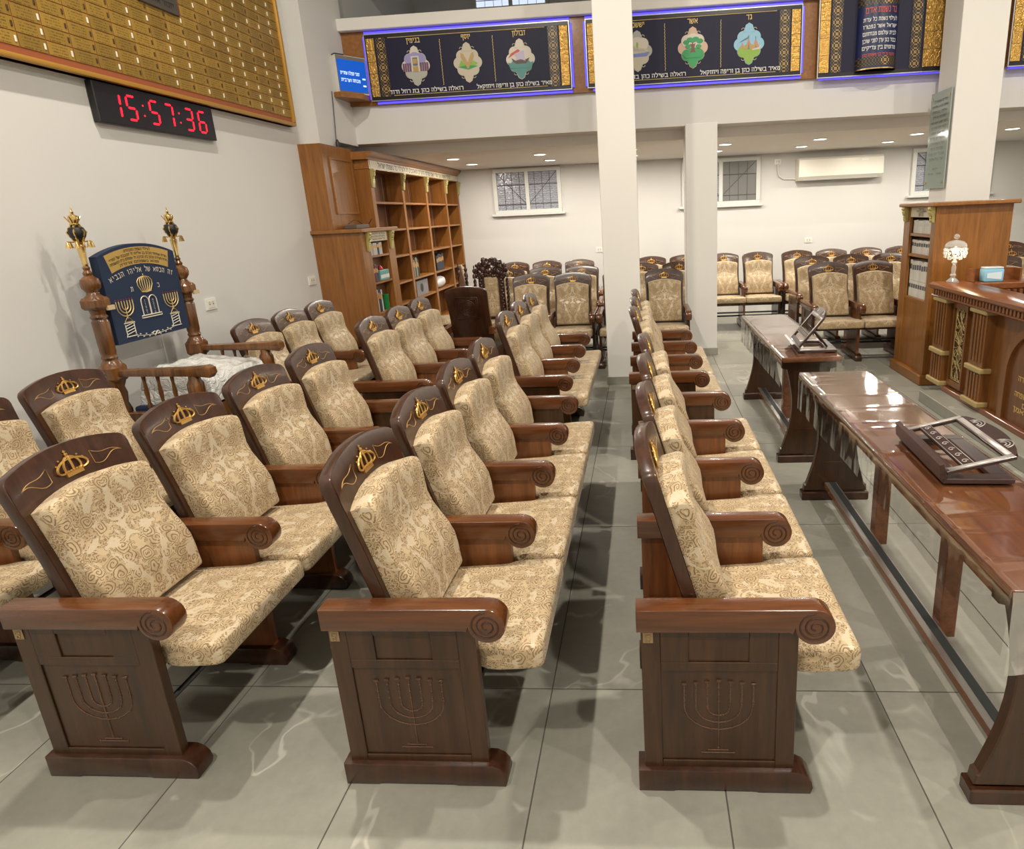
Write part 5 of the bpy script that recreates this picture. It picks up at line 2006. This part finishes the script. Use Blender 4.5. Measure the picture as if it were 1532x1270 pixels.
def medallion(fr, t, a, b, pic):
    """lobed cartouche with a small printed scene"""
    lob = [(-.098, 0, .062), (.098, 0, .062), (-.062, .068, .062), (.062, .068, .062), (-.062, -.068, .062), (.062, -.068, .062), (0, 0, .12), (0, .135, .04), (0, -.135, .04)]
    base, low, upc = {'temple': ('ivory', 'grey', 'lilac'), 'wheat': ('cream', 'cream', 'cream'), 'ship': ('ivory', 'teal', 'ivory'), 'donkey': ('grey', 'cream', 'ivory'), 'tree': ('peach', 'green', 'ivory'), 'tents': ('sky', 'leaf', 'sky')}[pic]
    bm = nb()
    for k, (x, y, r) in enumerate(lob):
        fr.disc(bm, a + x, b + y, r, 0, .0015 + .0004 * k, 18)
    fr.flat(bm, [(a - .06, b + .115), (a - .035, b + .185), (a, b + .205), (a + .035, b + .185), (a + .06, b + .115)], 0, .0055)
    fr.flat(bm, [(a - .06, b - .115), (a + .06, b - .115), (a + .035, b - .185), (a, b - .205), (a - .035, b - .185)], 0, .0055)
    m = mk('medallion', bm, PAL[base], t, 0)

    def sh(key, *polys):
        for p in polys:
            mk('printed_scene', fr.flat(nb(), [(a + x, b + y) for x, y in p], 0, sh.h), PAL[key], m, 0)
            sh.h += .0004
    sh.h = .0060

    def cir(x, y, r, ry=None, n=14):
        return [(x + r * math.cos(2 * math.pi * k / n), y + (ry or r) * math.sin(2 * math.pi * k / n)) for k in range(n)]
    if upc != base:
        sh(upc, cir(-.06, .068, .060), cir(.06, .068, .060), cir(0, .06, .08))
    if low != base:
        sh(low, cir(-.06, -.070, .060), cir(.06, -.070, .060), cir(0, -.07, .075), [(-.055, -.115), (.055, -.115), (.032, -.18), (0, -.2), (-.032, -.18)])
    # curls above and below
    for sx in (-1, 1):
        for sy in (-1, 1):
            bm = nb()
            fr.tube(bm, [(a + sx * (.058 + .022 * (1 - k / 12) * math.cos(k * .55)), b + sy * (.140 + .022 * (1 - k / 12) * math.sin(k * .55))) for k in range(10)], .004, .004, 4)
            mk('cartouche_curl', bm, PAL['cream'], m)
    R4 = lambda x0, x1, y0, y1: [(x0, y0), (x1, y0), (x1, y1), (x0, y1)]
    if pic == 'temple':
        sh('ivory', R4(-.045, .045, -.06, .10))
        sh('slate', R4(-.028, .028, .0, .085))
        sh('purple', *[R4(x - .009, x + .009, -.055, .03) for x in (-.135, -.11, -.085, -.06, .06, .085, .11, .135)])
        sh('ochre', R4(-.03, .03, -.058, -.005), R4(-.022, .022, .02, .07))
    elif pic == 'wheat':
        sh('leaf', [(-.10, -.03), (-.07, .03), (-.02, -.03)], [(.02, -.03), (.06, .02), (.11, -.01), (.05, -.05)])
        sh('green', [(-.11, -.04), (0, -.07), (.11, -.04), (.06, -.03), (-.06, -.03)])
        sh('ochre', [(-.005, -.06), (-.075, .06), (-.07, .10), (-.045, .09), (-.015, .03), (.0, -.02)], [(.005, -.06), (.075, .06), (.07, .10), (.045, .09), (.015, .03), (0, -.02)], [(-.012, -.06), (0, .02), (.012, -.06)])
    elif pic == 'ship':
        sh('hull', [(-.10, .015), (-.085, -.02), (-.05, -.045), (.06, -.045), (.09, -.01), (.10, .01), (.06, -.005), (-.06, -.01)])
        sh('sail', [(-.07, .06), (.04, .085), (.045, .02), (.055, -.02), (0, 0), (-.055, -.015), (-.045, .02)])
        sh('red', [(-.13, .02), (-.10, .06), (-.05, .085), (-.02, .10), (-.0, .085), (-.02, .07), (-.06, .055)])
        sh('teal', [(-.14, -.03), (-.05, -.05), (.05, -.05), (.14, -.03), (.12, -.09), (-.12, -.09)])
    elif pic == 'donkey':
        sh('cream', [(-.12, -.02), (.12, -.01), (.10, .02), (.03, .03), (-.04, .06), (-.09, .04)])
        sh('blue', [(-.12, -.03), (.13, -.015), (.10, -.055), (-.11, -.06)])
        sh('leaf', R4(-.003, .003, .0, .09), cir(0, .06, .012, .03))
        sh('grey', [(-.06, .0), (-.04, .045), (-.01, .02), (.06, .015), (.09, .0)])
    elif pic == 'tree':
        sh('trunk', [(-.03, -.055), (-.015, .0), (-.03, .04), (-.01, .035), (0, .06), (.008, .03), (.03, .045), (.016, .0), (.03, -.055)])
        sh('green', cir(-.07, .055, .034, .022), cir(-.03, .078, .036, .022), cir(.03, .082, .036, .022), cir(.075, .06, .036, .024), cir(-.05, .015, .03, .02), cir(.06, .01, .03, .02), cir(0, .07, .04, .02))
        sh('green', [(-.11, -.065), (0, -.045), (.11, -.065), (.08, -.10), (-.08, -.10)])
    elif pic == 'tents':
        sh('ivory', [(.02, -.045), (.13, -.02), (.11, -.055), (.04, -.06)])
        sh('tent', [(-.09, -.04), (-.07, .02), (-.05, -.04)], [(-.045, -.05), (-.005, .055), (.04, -.05)], [(.035, -.05), (.07, .045), (.11, -.035)])
        sh('green', [(-.012, -.05), (-.004, .03), (.008, -.05)], [(.066, -.04), (.07, .0), (.078, -.04)])
        sh('slate', [(-.10, .02), (-.05, .05), (-.005, .07), (-.02, .05)], R4(-.006, -.002, .05, .085), R4(.068, .072, .04, .07))


banner(-3.0, -.735, ('בנימין', 'יוסף', 'זבולון'), ('temple', 'wheat', 'ship'), 'dark blue gallery banner with temple, wheat and ship medallions')
banner(-.548, 1.735, ('יששכר', 'אשר', 'גד'), ('donkey', 'tree', 'tents'), 'dark blue gallery banner with tree and tents medallions beside the column')


def tall_banner(x0, label, lines):
    z0, z1, y = 3.032, 4.25, 7.085
    w = 1.29
    t = thing('gallery_banner', label, 'banner', (x0 + w / 2, y, z0), group='printed banners on the gallery front')
    fr = Frame((x0, y, z0), (1, 0, 0), (0, 0, 1))
    h = z1 - z0
    bm = fr.rect(nb(), 0, w, 0, h, -.012, 0)
    mk('board', bm, NAVY, t, 0)
    mk('silver_edging', fr.rect(nb(), -.010, -.001, 0, h, -.012, .004), SILVER, t, 0)
    mk('silver_edging', fr.rect(nb(), -.010, w, -.010, -.001, -.012, .004), SILVER, t, 0)
    mk('black_border', fr.rect(nb(), 0, w, .001, .035, 0, .0012), BLK, t, 0)
    mk('black_border', fr.rect(nb(), w - .03, w, .036, h, 0, .0012), BLK, t, 0)
    n = 7
    hh = (h - .04) / n
    for k in range(n):
        for a0, a1 in ((.006, .106), (1.07, 1.163), (1.166, 1.258)):
            mk('gold_tile', fr.rect(nb(), a0, a1, .04 + hh * k + .002, .04 + hh * (k + 1) - .002, 0, .004), M_EMB, t, 0)
    for a in (.18, .99):
        mesh_obj('key_band', finish('key_band', fr0_rect(.055, h / 2 - .02), M_BAND, 0), t, fr.p(a, h / 2 + .02, 0) - ORG[t])
    # half-round scroll with verses
    c, r = .585, .205
    zb, zt2 = z0 + .03, z1

    def cyl(rad, za, zb2, m, nm):
        pts = [(x0 + c + rad * math.cos(R(a)), y - rad * .62 * math.sin(R(a))) for a in range(0, 181, 9)]
        return mk(nm, prism(nb(), pts, 'z', za, zb2), m, t, 50)
    cyl(r, zb, zt2, mat('scroll_blue', (0.012, 0.020, 0.085), 0.3), 'scroll')
    cyl(r + .006, zb, zb + .012, BRASS, 'scroll_rim')
    cyl(r + .0015, zb + .03, zb + .12, M_BAND, 'scroll_band')
    cyl(r + .0015, zb + .60, zb + .70, M_BAND, 'scroll_band')

    def wf(v):
        a = v.x + ORG[t].x - (x0 + c)
        a = max(-.204, min(.204, a))
        th = math.acos(a / .205)
        return Vector((v.x, y - ORG[t].y - .62 * .2075 * math.sin(th) - .0015, v.z))
    for k, (s, wdt, m) in enumerate(lines):
        text(fr, c, .165 + (len(lines) - 1 - k) * .066 + (.02 if k == 0 else 0), .0, s, .075 if k == 0 else (.036 if k == len(lines) - 1 else .048), m, t, width=wdt, bold=.0004, warp=wf)
    bm = nb()
    box(bm, x0 + .02, x0 + w, 7.098, 7.14, 3.012, 3.020)
    mk('light_strip', bm, M_LED, t, 0)
    return t


RED = mat('red_print', (0.62, 0.10, 0.05), 0.5)
tall_banner(1.911, 'tall gallery banner with a curved blue scroll of verses and gold squares',
            [('נר נשמת אדם', .30, RED), ('לעילוי נשמת כל עדת', .33, WHT), ('ישראל אשר נפטרו', .33, WHT), ('לבית עולמם מנוחתם', .33, WHT), ('כבוד בגן עדן לפני שוכן', .33, WHT), ('מרומים בין צדיקים', .33, WHT), ('הונצח על ידי בני משפחת כהן', .32, RED)])
tall_banner(3.86, 'tall gallery banner cut by the right edge beyond the column',
            [('ברכת הבית', .30, RED), ('בזה השער לא יבוא צער', .33, WHT), ('בזאת הדירה לא תבוא', .33, WHT), ('צרה בזאת הדלת לא', .33, WHT), ('תבוא בהלה בזאת', .33, WHT), ('המחלקה לא תבוא', .33, WHT), ('מחלוקת', .2, RED)])

# blue information screen on a bracket in the corner of the gallery
sn = thing('information_screen', 'blue lit information screen mounted in the gallery corner', 'screen', (-3.13, 6.97, 3.10))
pA, pB = Vector((-3.225, 6.83)), Vector((-3.012, 7.095))
dv = (pB - pA).normalized()
nv = Vector((dv.y, -dv.x))
z0, z1 = 3.135, 3.51


def slab(bm, a, b, d0, d1, za, zb2):
    q = [pA + dv * a + nv * d0, pA + dv * b + nv * d0, pA + dv * b + nv * d1, pA + dv * a + nv * d1]
    return prism(bm, [(p.x, p.y) for p in q], 'z', za, zb2)


L_ = (pB - pA).length
mk('casing', slab(nb(), 0, L_, -.07, 0, z0, z1), WHITE, sn, 0)
mk('bezel', slab(nb(), .004, L_ - .004, 0, .003, z0 + .01, z1 - .004), mat('bezel_grey', (0.16, 0.14, 0.13), 0.4), sn, 0)
mk('display', slab(nb(), .012, L_ - .012, .003, .005, z0 + .02, z1 - .04), M_SCREEN, sn, 0)
mk('top_cap', slab(nb(), -.002, .10, -.072, .004, z1, z1 + .012), BLACK, sn, 0)
fs_ = Frame((pA.x + nv.x * .005, pA.y + nv.y * .005, z0), (dv.x, dv.y, 0), (0, 0, 1))
for k, zz in enumerate((.20, .13)):
    text(fs_, L_ * .42, zz, .0008, ('זמני תפלה שחרית', 'מנחה וערבית')[k], .045, M_SCRTXT, sn, width=L_ * .62, bold=.0004)
mk('display_text', fs_.rect(nb(), L_ * .82, L_ * .92, .15, .165, .0, .0008), M_SCRTXT, sn, 0)
mk('display_text', fs_.rect(nb(), L_ * .82, L_ * .92, .08, .095, .0, .0008), M_SCRTXT, sn, 0)
bs = mk('wooden_bracket', prism(nb(), [(-3.277, 6.80), (-3.19, 6.78), (-3.035, 6.98), (-3.035, 7.163), (-3.277, 7.163)], 'z', 3.08, 3.133), W_OAKX, None, 0)
tag(bs, 'brown wooden bracket shelf under the blue screen', 'shelf')
bm = nb()
tube(bm, [(-3.268, 6.74, 3.13), (-3.27, 6.73, 3.0), (-3.268, 6.70, 2.8), (-3.262, 6.66, 2.63), (-3.25, 6.63, 2.615)], .005, 5)
tag(mk('screen_cable', bm, BLACK), 'thin dark cable running down from the screen', 'cable')
